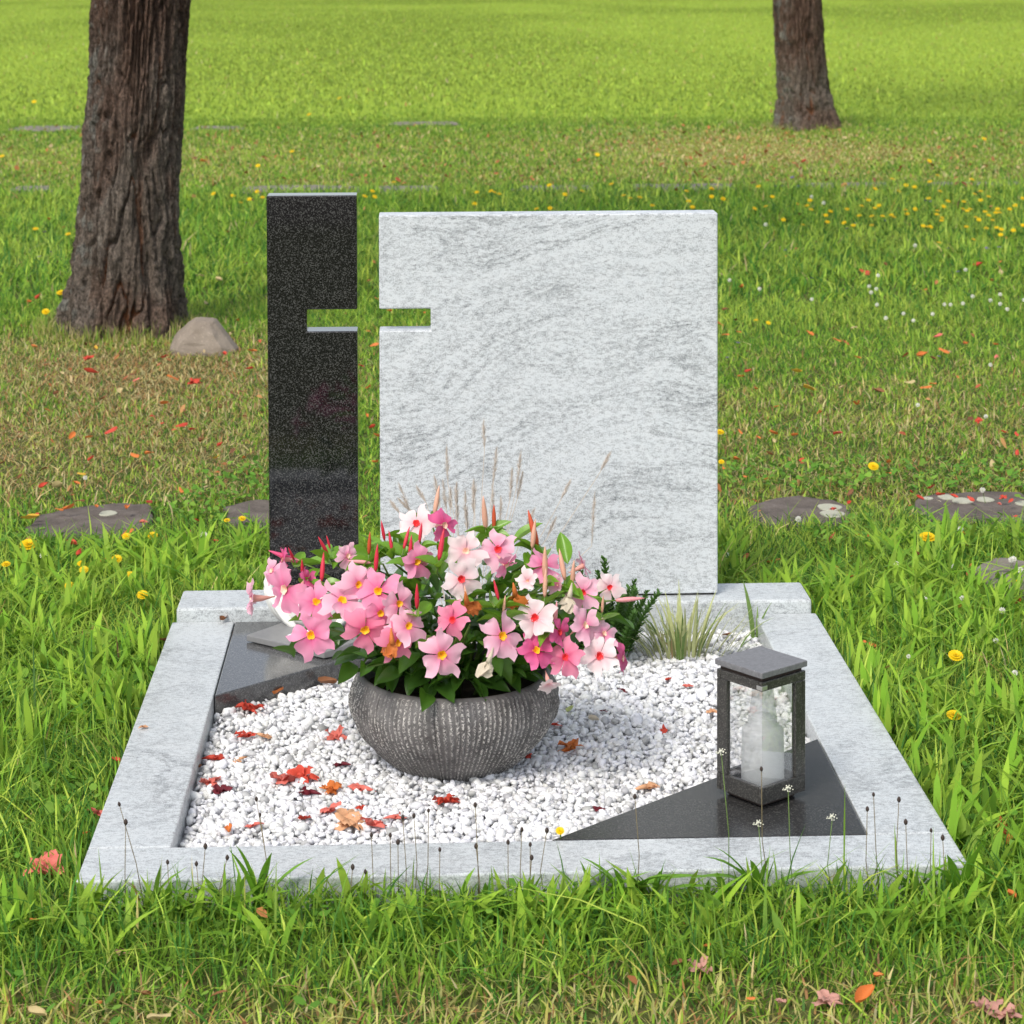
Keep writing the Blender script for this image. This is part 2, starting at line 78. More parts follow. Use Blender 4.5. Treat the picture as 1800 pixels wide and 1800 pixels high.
CLOVER = [[[2.212,8.077,0.01],0.025],[[2.804,6.364,0.01],0.021],[[2.4,6.207,0.01],0.021],[[2.303,5.899,0.01],0.02],[[2.317,5.823,0.01],0.02],[[2.277,5.727,0.01],0.02],[[2.012,5.552,0.01],0.019],[[2.236,5.4,0.01],0.019],[[2.493,5.394,0.01],0.019],[[2.514,5.384,0.01],0.019],[[2.568,5.412,0.01],0.019],[[2.649,5.594,0.01],0.02],[[2.693,5.488,0.01],0.02],[[2.769,5.639,0.01],0.02],[[2.707,5.395,0.01],0.019],[[2.7,5.261,0.01],0.019],[[2.29,5.176,0.01],0.019],[[2.395,5.157,0.01],0.019],[[2.291,5.007,0.01],0.018],[[2.344,4.082,0.01],0.017],[[2.769,7.2,0.01],0.023],[[2.204,5.075,0.01],0.019],[[2.674,9.067,0.01],0.027],[[1.853,5.851,0.01],0.02],[[2.824,5.489,0.01],0.02],[[1.768,6.113,0.01],0.021],[[2.665,9.394,0.01],0.028],[[1.386,2.056,0.01],0.019],[[1.533,1.641,0.01],0.016],[[1.744,1.944,0.01],0.017],[[1.965,3.425,0.01],0.016],[[2.123,3.244,0.01],0.016],[[1.672,1.276,0.01],0.017],[[1.791,1.665,0.01],0.018],[[1.788,1.577,0.01],0.018],[[1.652,1.613,0.01],0.016],[[1.533,1.361,0.01],0.017],[[1.175,1.742,0.01],0.014],[[1.89,2.331,0.01],0.018],[[1.534,1.644,0.01],0.013],[[1.797,1.67,0.01],0.017],[[1.607,1.069,0.01],0.014],[[1.418,0.978,0.01],0.011],[[1.592,0.867,0.01],0.015],[[1.612,1.366,0.01],0.016],[[-0.354,2.585,0.01],0.015],[[-0.335,1.807,0.01],0.022],[[0.003,1.973,0.01],0.022]]
PURPLE = [[[2.161,7.143,0.0],0.02],[[2.596,7.964,0.0],0.021],[[2.683,8.188,0.0],0.022],[[3.267,9.242,0.0],0.024],[[3.286,9.194,0.0],0.024],[[2.125,6.217,0.0],0.018],[[2.852,8.295,0.0],0.022],[[3.092,7.162,0.0],0.02],[[3.156,7.191,0.0],0.02],[[2.758,10.643,0.0],0.026],[[2.706,10.096,0.0],0.025],[[2.573,10.105,0.0],0.025],[[2.614,10.102,-0.0],0.025],[[1.598,4.62,0.0],0.015],[[2.227,4.308,0.0],0.015],[[1.522,4.327,0.0],0.014],[[2.774,6.379,0.0],0.018],[[2.915,7.173,0.0],0.02],[[-1.204,7.127,0.0],0.019],[[-1.181,7.295,0.0],0.019],[[-0.256,6.814,0.0],0.018],[[-0.378,8.42,0.0],0.021],[[-0.898,11.04,0.0],0.026],[[-1.336,8.086,0.0],0.021]]
STALKS = [[[0.068,-0.035,0.124],[0.106,-0.035,0.015],"d"],[[0.077,-0.035,0.098],[0.077,-0.035,0.012],"d"],[[0.136,-0.035,0.039],[0.139,-0.035,0.002],"d"],[[0.177,-0.035,0.036],[0.177,-0.035,0.002],"d"],[[0.19,-0.035,0.061],[0.192,-0.035,0.01],"d"],[[0.221,-0.035,0.044],[0.218,-0.035,0.005],"d"],[[0.263,-0.035,0.128],[0.278,-0.035,0.041],"d"],[[0.268,-0.035,0.105],[0.267,-0.035,-0.0],"d"],[[0.4,-0.035,0.027],[0.401,-0.035,0.006],"d"],[[0.418,-0.035,0.02],[0.419,-0.035,0.001],"d"],[[0.427,-0.035,0.073],[0.428,-0.035,-0.003],"d"],[[0.454,-0.035,0.072],[0.455,-0.035,0.009],"d"],[[0.465,-0.035,0.062],[0.465,-0.035,0.013],"d"],[[0.472,-0.035,0.098],[0.475,-0.035,0.008],"d"],[[0.488,-0.035,0.1],[0.487,-0.035,0.008],"d"],[[0.509,-0.035,0.107],[0.502,-0.035,0.012],"d"],[[0.576,-0.035,0.114],[0.581,-0.035,0.052],"d"],[[0.577,-0.035,0.054],[0.58,-0.035,0.01],"d"],[[0.525,-0.035,0.05],[0.527,-0.035,0.011],"d"],[[0.623,-0.035,0.059],[0.624,-0.035,0.018],"d"],[[0.643,-0.035,0.077],[0.642,-0.035,0.022],"d"],[[0.655,-0.035,0.055],[0.655,-0.035,0.017],"d"],[[0.657,-0.035,0.036],[0.658,-0.035,0.009],"d"],[[0.679,-0.035,0.075],[0.679,-0.035,0.025],"d"],[[0.806,-0.035,0.122],[0.807,-0.035,0.039],"d"],[[1.143,-0.035,0.098],[1.148,-0.035,0.016],"d"],[[1.152,-0.035,0.119],[1.161,-0.035,0.016],"d"],[[1.189,-0.035,0.111],[1.19,-0.035,0.02],"d"],[[1.199,-0.035,0.078],[1.204,-0.035,0.015],"d"],[[1.236,-0.035,0.065],[1.239,-0.035,0.015],"d"],[[1.253,-0.035,0.054],[1.256,-0.035,0.014],"d"],[[0.989,-0.035,0.159],[1.005,-0.035,0.036],"d"],[[0.931,-0.035,0.182],[0.942,-0.035,0.045],"w"],[[1.028,-0.035,0.127],[1.037,-0.035,0.035],"w"],[[0.985,-0.035,0.077],[0.987,-0.035,0.036],"w"],[[1.092,-0.035,0.084],[1.095,-0.035,0.034],"w"]]
ROSETTES = [[[0.264,0.047,-0.05],0.097],[[0.314,0.055,-0.05],0.046],[[0.389,0.062,-0.05],0.051],[[0.009,0.09,-0.05],0.051],[[0.154,0.062,-0.05],0.056],[[0.561,0.054,-0.05],0.072],[[0.59,0.063,-0.05],0.056],[[0.662,0.07,-0.05],0.062],[[0.742,0.066,-0.05],0.072],[[0.791,0.096,-0.05],0.092],[[0.835,0.062,-0.05],0.077],[[0.988,0.065,-0.05],0.103],[[1.054,0.051,-0.05],0.062],[[1.215,0.087,-0.05],0.082],[[1.279,-0.042,-0.05],0.113],[[1.332,0.038,-0.05],0.082],[[0.514,0.045,-0.05],0.056],[[0.911,0.058,-0.05],0.051]]
PLUMES = [[[0.46,1.2,0.266],[0.487,1.19,0.24]],[[0.459,1.2,0.294],[0.48,1.19,0.24]],[[0.528,1.2,0.308],[0.538,1.19,0.251]],[[0.544,1.2,0.299],[0.55,1.19,0.245]],[[0.551,1.2,0.366],[0.553,1.19,0.301]],[[0.558,1.2,0.285],[0.558,1.19,0.245]],[[0.57,1.2,0.293],[0.569,1.19,0.256]],[[0.571,1.2,0.265],[0.571,1.19,0.222]],[[0.587,1.2,0.276],[0.589,1.19,0.222]],[[0.604,1.2,0.298],[0.605,1.19,0.267]],[[0.603,1.2,0.276],[0.604,1.19,0.239]],[[0.641,1.2,0.298],[0.641,1.19,0.221]],[[0.649,1.2,0.365],[0.642,1.19,0.3]],[[0.696,1.2,0.353],[0.688,1.19,0.294]],[[0.699,1.2,0.314],[0.688,1.19,0.266]],[[0.72,1.2,0.24],[0.706,1.19,0.215]],[[0.763,1.2,0.223],[0.748,1.19,0.192]],[[0.495,1.2,0.288],[0.511,1.19,0.262]],[[0.444,1.2,0.261],[0.461,1.19,0.24]],[[0.87,1.2,0.351],[0.852,1.19,0.32]],[[0.624,1.2,0.416],[0.625,1.19,0.368]],[[0.791,1.2,0.296],[0.774,1.19,0.265]],[[0.679,1.2,0.32],[0.674,1.19,0.266]],[[0.589,1.2,0.242],[0.591,1.19,0.205]],[[0.657,1.2,0.264],[0.654,1.19,0.21]],[[0.842,1.2,0.273],[0.835,1.19,0.174]]]
STONES = [[[-0.455,2.246],[-0.43,2.387],[-0.364,2.454],[-0.27,2.491],[-0.181,2.48],[-0.154,2.372],[-0.153,2.242],[-0.206,2.152],[-0.399,2.151]],[[0.01,2.452],[0.07,2.509],[0.155,2.517],[0.177,2.269],[0.132,2.216],[0.029,2.277]],[[1.31,2.354],[1.365,2.441],[1.452,2.486],[1.546,2.444],[1.559,2.341],[1.516,2.189],[1.307,2.188]],[[1.73,2.392],[1.785,2.481],[1.895,2.513],[2.022,2.493],[2.057,2.405],[1.995,2.175],[1.72,2.217]],[[1.701,1.634],[1.742,1.734],[1.805,1.76],[1.846,1.719],[1.853,1.604],[1.817,1.495],[1.705,1.509]],[[-0.582,10.409],[-0.552,10.679],[-0.11,10.718],[0.168,10.595],[0.175,10.29],[-0.522,10.272]],[[0.208,10.288],[0.235,10.624],[0.595,10.634],[0.626,10.325],[0.376,10.21]],[[1.047,10.363],[1.125,10.597],[1.537,10.604],[1.552,10.362],[1.309,10.245]],[[1.684,10.319],[1.779,10.622],[2.404,10.649],[2.4,10.371],[2.215,10.249]],[[2.742,10.382],[2.856,10.653],[3.343,10.654],[3.337,10.375],[3.059,10.258]],[[3.462,10.4],[3.617,10.635],[4.141,10.634],[4.111,10.39]],[[-2.837,15.546],[-2.763,15.921],[-2.302,15.949],[-2.199,15.558],[-2.438,15.33]],[[-1.345,15.49],[-1.306,15.805],[-0.978,15.778],[-0.908,15.456]],[[0.232,15.876],[0.324,16.203],[0.801,16.164],[0.843,15.827]],[[-1.949,10.503],[-1.929,10.775],[-1.745,10.797],[-1.662,10.483],[-1.752,10.324]]]

# ------------------------------------------------------------------ helpers
def link(o, parent=None):
    COL.objects.link(o)
    if parent is not None:
        o.parent = parent
    return o

def obj(name, data, parent=None, loc=(0, 0, 0), rot=None, scale=None):
    o = bpy.data.objects.new(name, data)
    link(o, parent)
    o.location = loc
    if rot is not None:
        if isinstance(rot, Quaternion):
            o.rotation_euler = rot.to_euler()
        else:
            o.rotation_euler = rot
    if scale is not None:
        o.scale = (scale, scale, scale) if isinstance(scale, (int, float)) else scale
    return o

def tag(o, label=None, cat=None, group=None, kind=None):
    if label: o['label'] = label
    if cat: o['category'] = cat
    if group: o['group'] = group
    if kind: o['kind'] = kind
    return o

def thing(name, label, cat, loc=(0, 0, 0), rot=None, group=None):
    return tag(obj(name, None, None, loc, rot), label, cat, group)

def me(name, verts, faces, mat=None, smooth=True):
    m = bpy.data.meshes.new(name)
    m.from_pydata([tuple(v) for v in verts], [], faces)
    if mat: m.materials.append(mat)
    if smooth: m.polygons.foreach_set('use_smooth', [True] * len(m.polygons))
    m.update()
    return m

def bm_me(name, bm, mat=None, smooth=False):
    m = bpy.data.meshes.new(name)
    bmesh.ops.recalc_face_normals(bm, faces=bm.faces[:])
    bm.to_mesh(m); bm.free()
    if mat: m.materials.append(mat)
    if smooth: m.polygons.foreach_set('use_smooth', [True] * len(m.polygons))
    return m

def np_me(name, V, loops, starts, totals, mat, cols=None, smooth=False):
    m = bpy.data.meshes.new(name)
    m.vertices.add(len(V)); m.vertices.foreach_set('co', V.astype(np.float32).ravel())
    m.loops.add(len(loops)); m.loops.foreach_set('vertex_index', loops.astype(np.int32))
    m.polygons.add(len(starts)); m.polygons.foreach_set('loop_start', starts.astype(np.int32))
    m.polygons.foreach_set('loop_total', totals.astype(np.int32))
    if smooth: m.polygons.foreach_set('use_smooth', np.ones(len(starts), dtype=bool))
    m.update(calc_edges=True)
    if cols is not None:
        a = m.attributes.new('Col', 'FLOAT_COLOR', 'POINT')
        a.data.foreach_set('color', np.c_[cols, np.ones(len(cols))].astype(np.float32).ravel())
    m.materials.append(mat)
    return m

def grid_me(name, P, mat, cols=None, closed=False, smooth=True):
    """P: array (rows, cols, 3) -> quad grid; closed joins last column to the first"""
    r, c = P.shape[:2]
    idx = np.arange(r * c).reshape(r, c)
    if closed:
        nx = np.roll(idx, -1, axis=1)
        q = np.stack([idx[:-1], nx[:-1], nx[1:], idx[1:]], -1).reshape(-1, 4)
    else:
        q = np.stack([idx[:-1, :-1], idx[:-1, 1:], idx[1:, 1:], idx[1:, :-1]], -1).reshape(-1, 4)
    n = len(q)
    return np_me(name, P.reshape(-1, 3), q.ravel(), np.arange(n) * 4, np.full(n, 4), mat,
                 None if cols is None else cols.reshape(-1, 3), smooth)

def tube_vf(path, radii, n=6, V=None, F=None, caps=True):
    V = [] if V is None else V
    F = [] if F is None else F
    b = len(V)
    path = [Vector(p) for p in path]
    for i, p in enumerate(path):
        d = (path[min(i + 1, len(path) - 1)] - path[max(i - 1, 0)]).normalized()
        a = d.orthogonal().normalized() if i == 0 else (a - d * a.dot(d)).normalized()
        c = d.cross(a)
        for k in range(n):
            t = 2 * math.pi * k / n
            V.append(p + (a * math.cos(t) + c * math.sin(t)) * radii[i])
    for i in range(len(path) - 1):
        for k in range(n):
            k2 = (k + 1) % n
            F.append((b + i * n + k, b + i * n + k2, b + (i + 1) * n + k2, b + (i + 1) * n + k))
    if caps:
        F.append(tuple(b + k for k in range(n))[::-1])
        F.append(tuple(b + (len(path) - 1) * n + k for k in range(n)))
    return V, F

def tube(name, path, radii, mat, n=6):
    V, F = tube_vf(path, radii, n)
    return me(name, V, F, mat)

def prism(name, pts, axis, lo, hi, mat, bevel=0.003, seg=2):
    """polygon pts (2D) extruded along axis ('z': pts are x,y ; 'y': pts are x,z)"""
    bm = bmesh.new()
    f = lambda p, h: (p[0], p[1], h) if axis == 'z' else (p[0], h, p[1])
    a = [bm.verts.new(f(p, lo)) for p in pts]
    b = [bm.verts.new(f(p, hi)) for p in pts]
    bm.faces.new(a); bm.faces.new(b)
    for i in range(len(pts)):
        j = (i + 1) % len(pts)
        bm.faces.new((a[i], a[j], b[j], b[i]))
    bmesh.ops.recalc_face_normals(bm, faces=bm.faces[:])
    if bevel:
        bmesh.ops.bevel(bm, geom=bm.edges[:], offset=bevel, segments=seg, profile=0.5, affect='EDGES')
    return bm_me(name, bm, mat)

def box(name, x0, x1, y0, y1, z0, z1, mat, bevel=0.002):
    return prism(name, [(x0, y0), (x1, y0), (x1, y1), (x0, y1)], 'z', z0, z1, mat, bevel)

# value noise in numpy
_T = np.random.RandomState(3).rand(256, 256)
def vn(x, y):
    xi = np.floor(x).astype(int); yi = np.floor(y).astype(int)
    fx = x - xi; fy = y - yi
    fx = fx * fx * (3 - 2 * fx); fy = fy * fy * (3 - 2 * fy)
    g = lambda a, b: _T[a & 255, b & 255]
    return (g(xi, yi) * (1 - fx) + g(xi + 1, yi) * fx) * (1 - fy) + (g(xi, yi + 1) * (1 - fx) + g(xi + 1, yi + 1) * fx) * fy
def fbm(x, y, o=3):
    s = 0; a = 0.5; t = 0
    for k in range(o):
        s = s + a * vn(x * 2 ** k + 17 * k, y * 2 ** k + 5 * k); t += a; a *= 0.5
    return s / t
def sst(a, b, x):
    t = np.clip((x - a) / (b - a), 0, 1)
    return t * t * (3 - 2 * t)

_O = 'zeroth first second third fourth fifth sixth seventh eighth ninth tenth eleventh twelfth thirteenth fourteenth fifteenth sixteenth seventeenth eighteenth nineteenth'.split()
_TN = {2: 'twent', 3: 'thirt', 4: 'fort', 5: 'fift', 6: 'sixt', 7: 'sevent', 8: 'eight', 9: 'ninet'}
def ordinal(i):
    n = i + 1
    if n < 20: return _O[n]
    return _TN[n // 10] + ('ieth' if n % 10 == 0 else 'y-' + _O[n % 10])

# ------------------------------------------------------------------ materials
class NT:
    def __init__(s, name):
        s.m = bpy.data.materials.new(name); s.m.use_nodes = True
        s.t = s.m.node_tree; s.p = s.t.nodes['Principled BSDF']; s.out = s.t.nodes['Material Output']
    def n(s, typ, **kw):
        x = s.t.nodes.new(typ)
        for k, v in kw.items(): setattr(x, k, v)
        return x
    def l(s, a, b): s.t.links.new(a, b)
    def coord(s, scale=(1, 1, 1), rot=(0, 0, 0)):
        c = s.n('ShaderNodeTexCoord'); m = s.n('ShaderNodeMapping')
        m.inputs['Scale'].default_value = scale; m.inputs['Rotation'].default_value = rot
        s.l(c.outputs['Object'], m.inputs[0]); return m.outputs[0]
    def noise(s, vec, scale, detail=2, rough=0.5, dist=0.0):
        x = s.n('ShaderNodeTexNoise')
        x.inputs['Scale'].default_value = scale; x.inputs['Detail'].default_value = detail
        x.inputs['Roughness'].default_value = rough; x.inputs['Distortion'].default_value = dist
        if vec is not None: s.l(vec, x.inputs['Vector'])
        return x.outputs[0]
    def ramp(s, fac, stops):
        r = s.n('ShaderNodeValToRGB'); e = r.color_ramp.elements
        while len(e) < len(stops): e.new(0.5)
        for i, (p, c) in enumerate(stops):
            e[i].position = p; e[i].color = (*c, 1) if isinstance(c, (tuple, list)) else (c, c, c, 1)
        s.l(fac, r.inputs[0]); return r.outputs[0]
    def mix(s, fac, a, b, blend='MIX'):
        x = s.n('ShaderNodeMix', data_type='RGBA', blend_type=blend)
        for v, i in ((fac, 0), (a, 6), (b, 7)):
            if hasattr(v, 'links'): s.l(v, x.inputs[i])
            elif i == 0: x.inputs[0].default_value = v
            else: x.inputs[i].default_value = (*v, 1)
        return x.outputs[2]
    def math(s, op, a, b=0.0):
        x = s.n('ShaderNodeMath', operation=op)
        for v, i in ((a, 0), (b, 1)):
            if hasattr(v, 'links'): s.l(v, x.inputs[i])
            else: x.inputs[i].default_value = v
        return x.outputs[0]
    def bump(s, h, strength=0.3, dist=0.002):
        b = s.n('ShaderNodeBump'); b.inputs['Strength'].default_value = strength; b.inputs['Distance'].default_value = dist
        s.l(h, b.inputs['Height']); s.l(b.outputs[0], s.p.inputs['Normal'])
    def base(s, c):
        if hasattr(c, 'links'): s.l(c, s.p.inputs['Base Color'])
        else: s.p.inputs['Base Color'].default_value = (*c, 1)
    def set(s, rough=0.5, spec=0.5):
        s.p.inputs['Roughness'].default_value = rough; s.p.inputs['Specular IOR Level'].default_value = spec
    def attr(s, name='Col'):
        a = s.n('ShaderNodeAttribute', attribute_name=name); return a.outputs['Color']
    def translucent(s, col, fac):
        tr = s.n('ShaderNodeBsdfTranslucent'); mx = s.n('ShaderNodeMixShader'); mx.inputs[0].default_value = fac
        if hasattr(col, 'links'): s.l(col, tr.inputs[0])
        else: tr.inputs[0].default_value = (*col, 1)
        s.l(s.p.outputs[0], mx.inputs[1]); s.l(tr.outputs[0], mx.inputs[2]); s.l(mx.outputs[0], s.out.inputs[0])

def granite_light(name, rough, vein_rot, light=(0.70, 0.72, 0.735), strength=1.0, seed=0.0):
    t = NT(name)
    v = t.coord()
    off = t.n('ShaderNodeMapping'); off.inputs['Location'].default_value = (seed, seed * 0.7, -seed)
    t.l(v, off.inputs[0]); v = off.outputs[0]
    w = t.n('ShaderNodeTexNoise'); w.inputs['Scale'].default_value = 1.15; w.inputs['Detail'].default_value = 3; w.inputs['Roughness'].default_value = 0.55
    t.l(v, w.inputs['Vector'])
    wv = t.n('ShaderNodeVectorMath', operation='MULTIPLY_ADD')
    t.l(w.outputs['Color'], wv.inputs[0]); wv.inputs[1].default_value = (0.75, 0.75, 0.75); t.l(v, wv.inputs[2])
    def mapped(sc):
        m = t.n('ShaderNodeMapping'); m.inputs['Rotation'].default_value = vein_rot; m.inputs['Scale'].default_value = sc
        t.l(wv.outputs[0], m.inputs[0]); return m.outputs[0]
    # a few thin dark veins, present only here and there
    vein = t.noise(mapped((1.0, 2, 5.5)), 1.3, 8, 0.66)
    va = t.math('ABSOLUTE', t.math('SUBTRACT', vein, 0.5))
    vm = t.math('MULTIPLY', t.ramp(va, [(0.0, 1.0), (0.008, 0.5), (0.026, 0.0)]), t.ramp(t.noise(v, 2.3, 2), [(0.36, 0.15), (0.62, 1.0)]))
    # soft streaks along the grain everywhere
    broad = t.noise(mapped((1.0, 3, 17)), 2.8, 6, 0.66)
    bm_ = t.ramp(broad, [(0.36, 0.0), (0.70, 1.0)])
    sp = t.noise(v, 400, 3, 0.8)
    mp3 = t.n('ShaderNodeMapping'); mp3.inputs['Rotation'].default_value = vein_rot; mp3.inputs['Scale'].default_value = (0.6, 1, 1.2)
    t.l(v, mp3.inputs[0])
    sp2 = t.noise(mp3.outputs[0], 170, 2, 0.6)
    thr = t.math('ADD', t.math('MULTIPLY', vm, 0.085 * strength), t.math('MULTIPLY', bm_, 0.066 * strength))
    d = t.math('ADD', t.math('ADD', t.math('MULTIPLY', sp, 0.65), t.math('MULTIPLY', sp2, 0.35)), thr)
    dk = t.ramp(d, [(0.495, 0.0), (0.60, 0.5), (0.73, 1.0)])
    tint = t.mix(t.noise(v, 45, 2), (light[0] * 0.9, light[1] * 0.93, light[2] * 0.95), light)
    c = t.mix(dk, tint, (0.13, 0.14, 0.15))
    t.base(c); t.set(rough, 0.45)
    t.bump(sp, 0.06, 0.001)
    return t.m

def granite_dark(name, rough, base, speck, spec=0.5, amount=0.56):
    t = NT(name)
    v = t.coord()
    a = t.noise(v, 520, 3, 0.85)
    b = t.n('ShaderNodeTexVoronoi'); b.inputs['Scale'].default_value = 520; t.l(v, b.inputs['Vector'])
    m1 = t.ramp(a, [(amount - 0.03, 0.0), (amount + 0.1, 1.0)])
    r = t.n('ShaderNodeSeparateColor'); t.l(b.outputs['Color'], r.inputs[0])
    m2 = t.ramp(r.outputs[0], [(0.80, 0.0), (0.86, 1.0)])
    mm = t.math('MAXIMUM', m1, t.math('MULTIPLY', m2, 0.75))
    c = t.mix(mm, base, speck)
    t.base(c); t.set(rough, spec)
    return t.m

M = {}
M['granite'] = granite_light('grey_granite_polished', 0.30, (0, math.radians(-20), 0), (0.66, 0.682, 0.70), 1.0)
M['granite_kerb'] = granite_light('grey_granite_kerb', 0.34, (0, math.radians(8), math.radians(20)), (0.59, 0.615, 0.62), 1.0, 2.3)
M['granite_dark'] = granite_dark('black_granite_polished', 0.05, (0.006, 0.006, 0.007), (0.085, 0.085, 0.082), 0.6, 0.58)
M['granite_plate'] = granite_dark('black_granite_plate', 0.16, (0.055, 0.055, 0.056), (0.15, 0.15, 0.148), 0.8, 0.58)
M['granite_lantern'] = granite_dark('dark_granite_lantern', 0.30, (0.030, 0.029, 0.027), (0.12, 0.115, 0.105), 0.5, 0.57)

def metal_cap():
    t = NT('grey_lantern_cap'); v = t.coord()
    c = t.mix(t.ramp(t.noise(v, 160, 3, 0.7), [(0.35, 0.0), (0.75, 1.0)]), (0.13, 0.13, 0.138), (0.20, 0.20, 0.21))
    c = t.mix(t.ramp(t.noise(v, 420, 1), [(0.74, 0.0), (0.78, 1.0)]), c, (0.55, 0.55, 0.53))
    t.base(c); t.set(0.38, 0.5); return t.m
M['cap'] = metal_cap()

def plain(name, col, rough=0.5, spec=0.5, var=0.12, scale=60, bump=0.0, metallic=0.0):
    t = NT(name); v = t.coord()
    n = t.noise(v, scale, 3, 0.6)
    c = t.mix(n, tuple(x * (1 - var) for x in col), tuple(min(1, x * (1 + var)) for x in col))
    t.base(c); t.set(rough, spec); t.p.inputs['Metallic'].default_value = metallic
    if bump: t.bump(n, bump, 0.004)
    return t.m

def foliage(name, col=None, rough=0.45, spec=0.35, tr=0.35, var=0.25, scale=40, trcol=None):
    t = NT(name)
    if col is None:
        c = t.attr()
    else:
        c = t.mix(t.noise(t.coord(), scale, 2), tuple(x * (1 - var) for x in col), tuple(min(1, x * (1 + var)) for x in col))
    t.base(c); t.set(rough, spec)
    t.translucent(c if trcol is None else trcol, tr)
    return t.m

def grass_mat():
    t = NT('grass_blades'); c = t.attr()
    g = t.n('ShaderNodeNewGeometry')
    a = t.n('ShaderNodeVectorMath', operation='ADD'); a.inputs[1].default_value = (0, 0, 0.9)
    t.l(g.outputs['Normal'], a.inputs[0])
    nn = t.n('ShaderNodeVectorMath', operation='NORMALIZE'); t.l(a.outputs[0], nn.inputs[0])
    t.base(c); t.set(0.55, 0.25); t.l(nn.outputs[0], t.p.inputs['Normal'])
    t.translucent(c, 0.40)
    return t.m
M['grass'] = grass_mat()
M['leaf_gloss'] = foliage('mandevilla_leaf', (0.048, 0.125, 0.018), 0.30, 0.5, 0.25, 0.4, 30, (0.16, 0.36, 0.02))
M['leaf_young'] = foliage('mandevilla_young_leaf', (0.15, 0.32, 0.03), 0.32, 0.5, 0.3, 0.3, 30, (0.30, 0.52, 0.04))
M['plantain'] = foliage('plantain_leaf', (0.17, 0.36, 0.03), 0.42, 0.4, 0.32, 0.3, 18)
M['stem_green'] = plain('green_stem', (0.12, 0.20, 0.04), 0.5, 0.3)
M['stem_brown'] = plain('brown_stem', (0.16, 0.13, 0.07), 0.6, 0.2)
M['seed_dark'] = plain('dark_seed_head', (0.055, 0.04, 0.035), 0.7, 0.2, 0.5, 400)
M['seed_white'] = plain('white_umbel', (0.75, 0.74, 0.62), 0.6, 0.2)
M['plume'] = plain('dry_plume', (0.52, 0.46, 0.40), 0.8, 0.1, 0.25, 300)
M['shrub'] = foliage('shrub_needles', (0.075, 0.165, 0.03), 0.45, 0.3, 0.25, 0.4, 60)
M['sedge'] = foliage('sedge_pale', (0.44, 0.47, 0.22), 0.5, 0.3, 0.25, 0.25, 20)
M['sedge_green'] = foliage('sedge_green', (0.15, 0.24, 0.06), 0.5, 0.3, 0.25, 0.3, 20)
M['sedge_dry'] = foliage('sedge_dry', (0.36, 0.26, 0.13), 0.6, 0.2, 0.2, 0.3, 20)
M['soil'] = plain('dark_soil', (0.025, 0.018, 0.013), 0.9, 0.1, 0.5, 90, 0.8)
M['white_plaster'] = plain('white_plaster', (0.74, 0.73, 0.70), 0.55, 0.35, 0.08, 40, 0.1)
M['photo_white'] = plain('white_enamel', (0.78, 0.79, 0.80), 0.15, 0.5, 0.02, 20)
M['wax'] = None

def petal_mat(name, inner, outer, tr=0.35):
    """colour runs along the petal from its base to its rim (attribute t) - the petal's own colouring"""
    t = NT(name)
    a = t.n('ShaderNodeAttribute', attribute_name='Col')
    s = t.n('ShaderNodeSeparateColor'); t.l(a.outputs['Color'], s.inputs[0])
    c = t.ramp(s.outputs[0], [(0.0, inner), (0.45, tuple((i + o * 2) / 3 for i, o in zip(inner, outer))), (1.0, outer)])
    vein = t.ramp(s.outputs[1], [(0.0, 0.0), (1.0, 1.0)])
    c = t.mix(t.math('MULTIPLY', vein, 0.25), c, tuple(min(1, i * 0.9) for i in inner))
    t.base(c); t.set(0.5, 0.25); t.translucent(c, tr)
    return t.m
PET = {
    'white': petal_mat('petal_white', (0.86, 0.46, 0.52), (0.91, 0.80, 0.80)),
    'pale': petal_mat('petal_pale_pink', (0.82, 0.22, 0.40), (0.91, 0.57, 0.68)),
    'pink': petal_mat('petal_pink', (0.78, 0.12, 0.31), (0.89, 0.38, 0.56)),
    'hotlite': petal_mat('petal_warm_pink', (0.74, 0.09, 0.22), (0.87, 0.31, 0.45)),
    'hot': petal_mat('petal_deep_pink', (0.64, 0.035, 0.17), (0.84, 0.17, 0.38)),
}
M['tube_pale'] = foliage('flower_tube', (0.80, 0.42, 0.36), 0.5, 0.3, 0.25, 0.15, 30)
M['throat_y'] = plain('throat_yellow', (0.85, 0.42, 0.015), 0.5, 0.3, 0.15, 200)
M['throat_r'] = plain('throat_red', (0.72, 0.045, 0.05), 0.5, 0.3, 0.2, 200)
M['throat_p'] = plain('throat_peach', (0.86, 0.55, 0.42), 0.5, 0.3, 0.1, 200)
M['throat_n'] = M['throat_p']
BUD = {'red': foliage('bud_red', (0.66, 0.035, 0.07), 0.4, 0.4, 0.15, 0.25), 'orange': foliage('bud_orange', (0.60, 0.10, 0.04), 0.4, 0.4, 0.15, 0.25),
       'peach': foliage('bud_peach', (0.80, 0.46, 0.33), 0.4, 0.4, 0.2, 0.2), 'pink': foliage('bud_pink', (0.82, 0.36, 0.38), 0.4, 0.4, 0.2, 0.2),
       'hot': foliage('bud_deep_pink', (0.72, 0.09, 0.22), 0.4, 0.4, 0.2, 0.2)}
LIT = {}
for k, c in dict(red=(0.60, 0.075, 0.045), orange=(0.66, 0.20, 0.05), coral=(0.74, 0.19, 0.15), peach=(0.72, 0.40, 0.22), tan=(0.55, 0.44, 0.22),
                 yellow=(0.66, 0.40, 0.05), brown=(0.25, 0.105, 0.045), maroon=(0.16, 0.02, 0.03), green=(0.50, 0.55, 0.22), beige=(0.62, 0.54, 0.42), faded=(0.56, 0.29, 0.235)).items():
    LIT[k] = foliage('litter_' + k, c, 0.55, 0.25, 0.2, 0.35, 90)
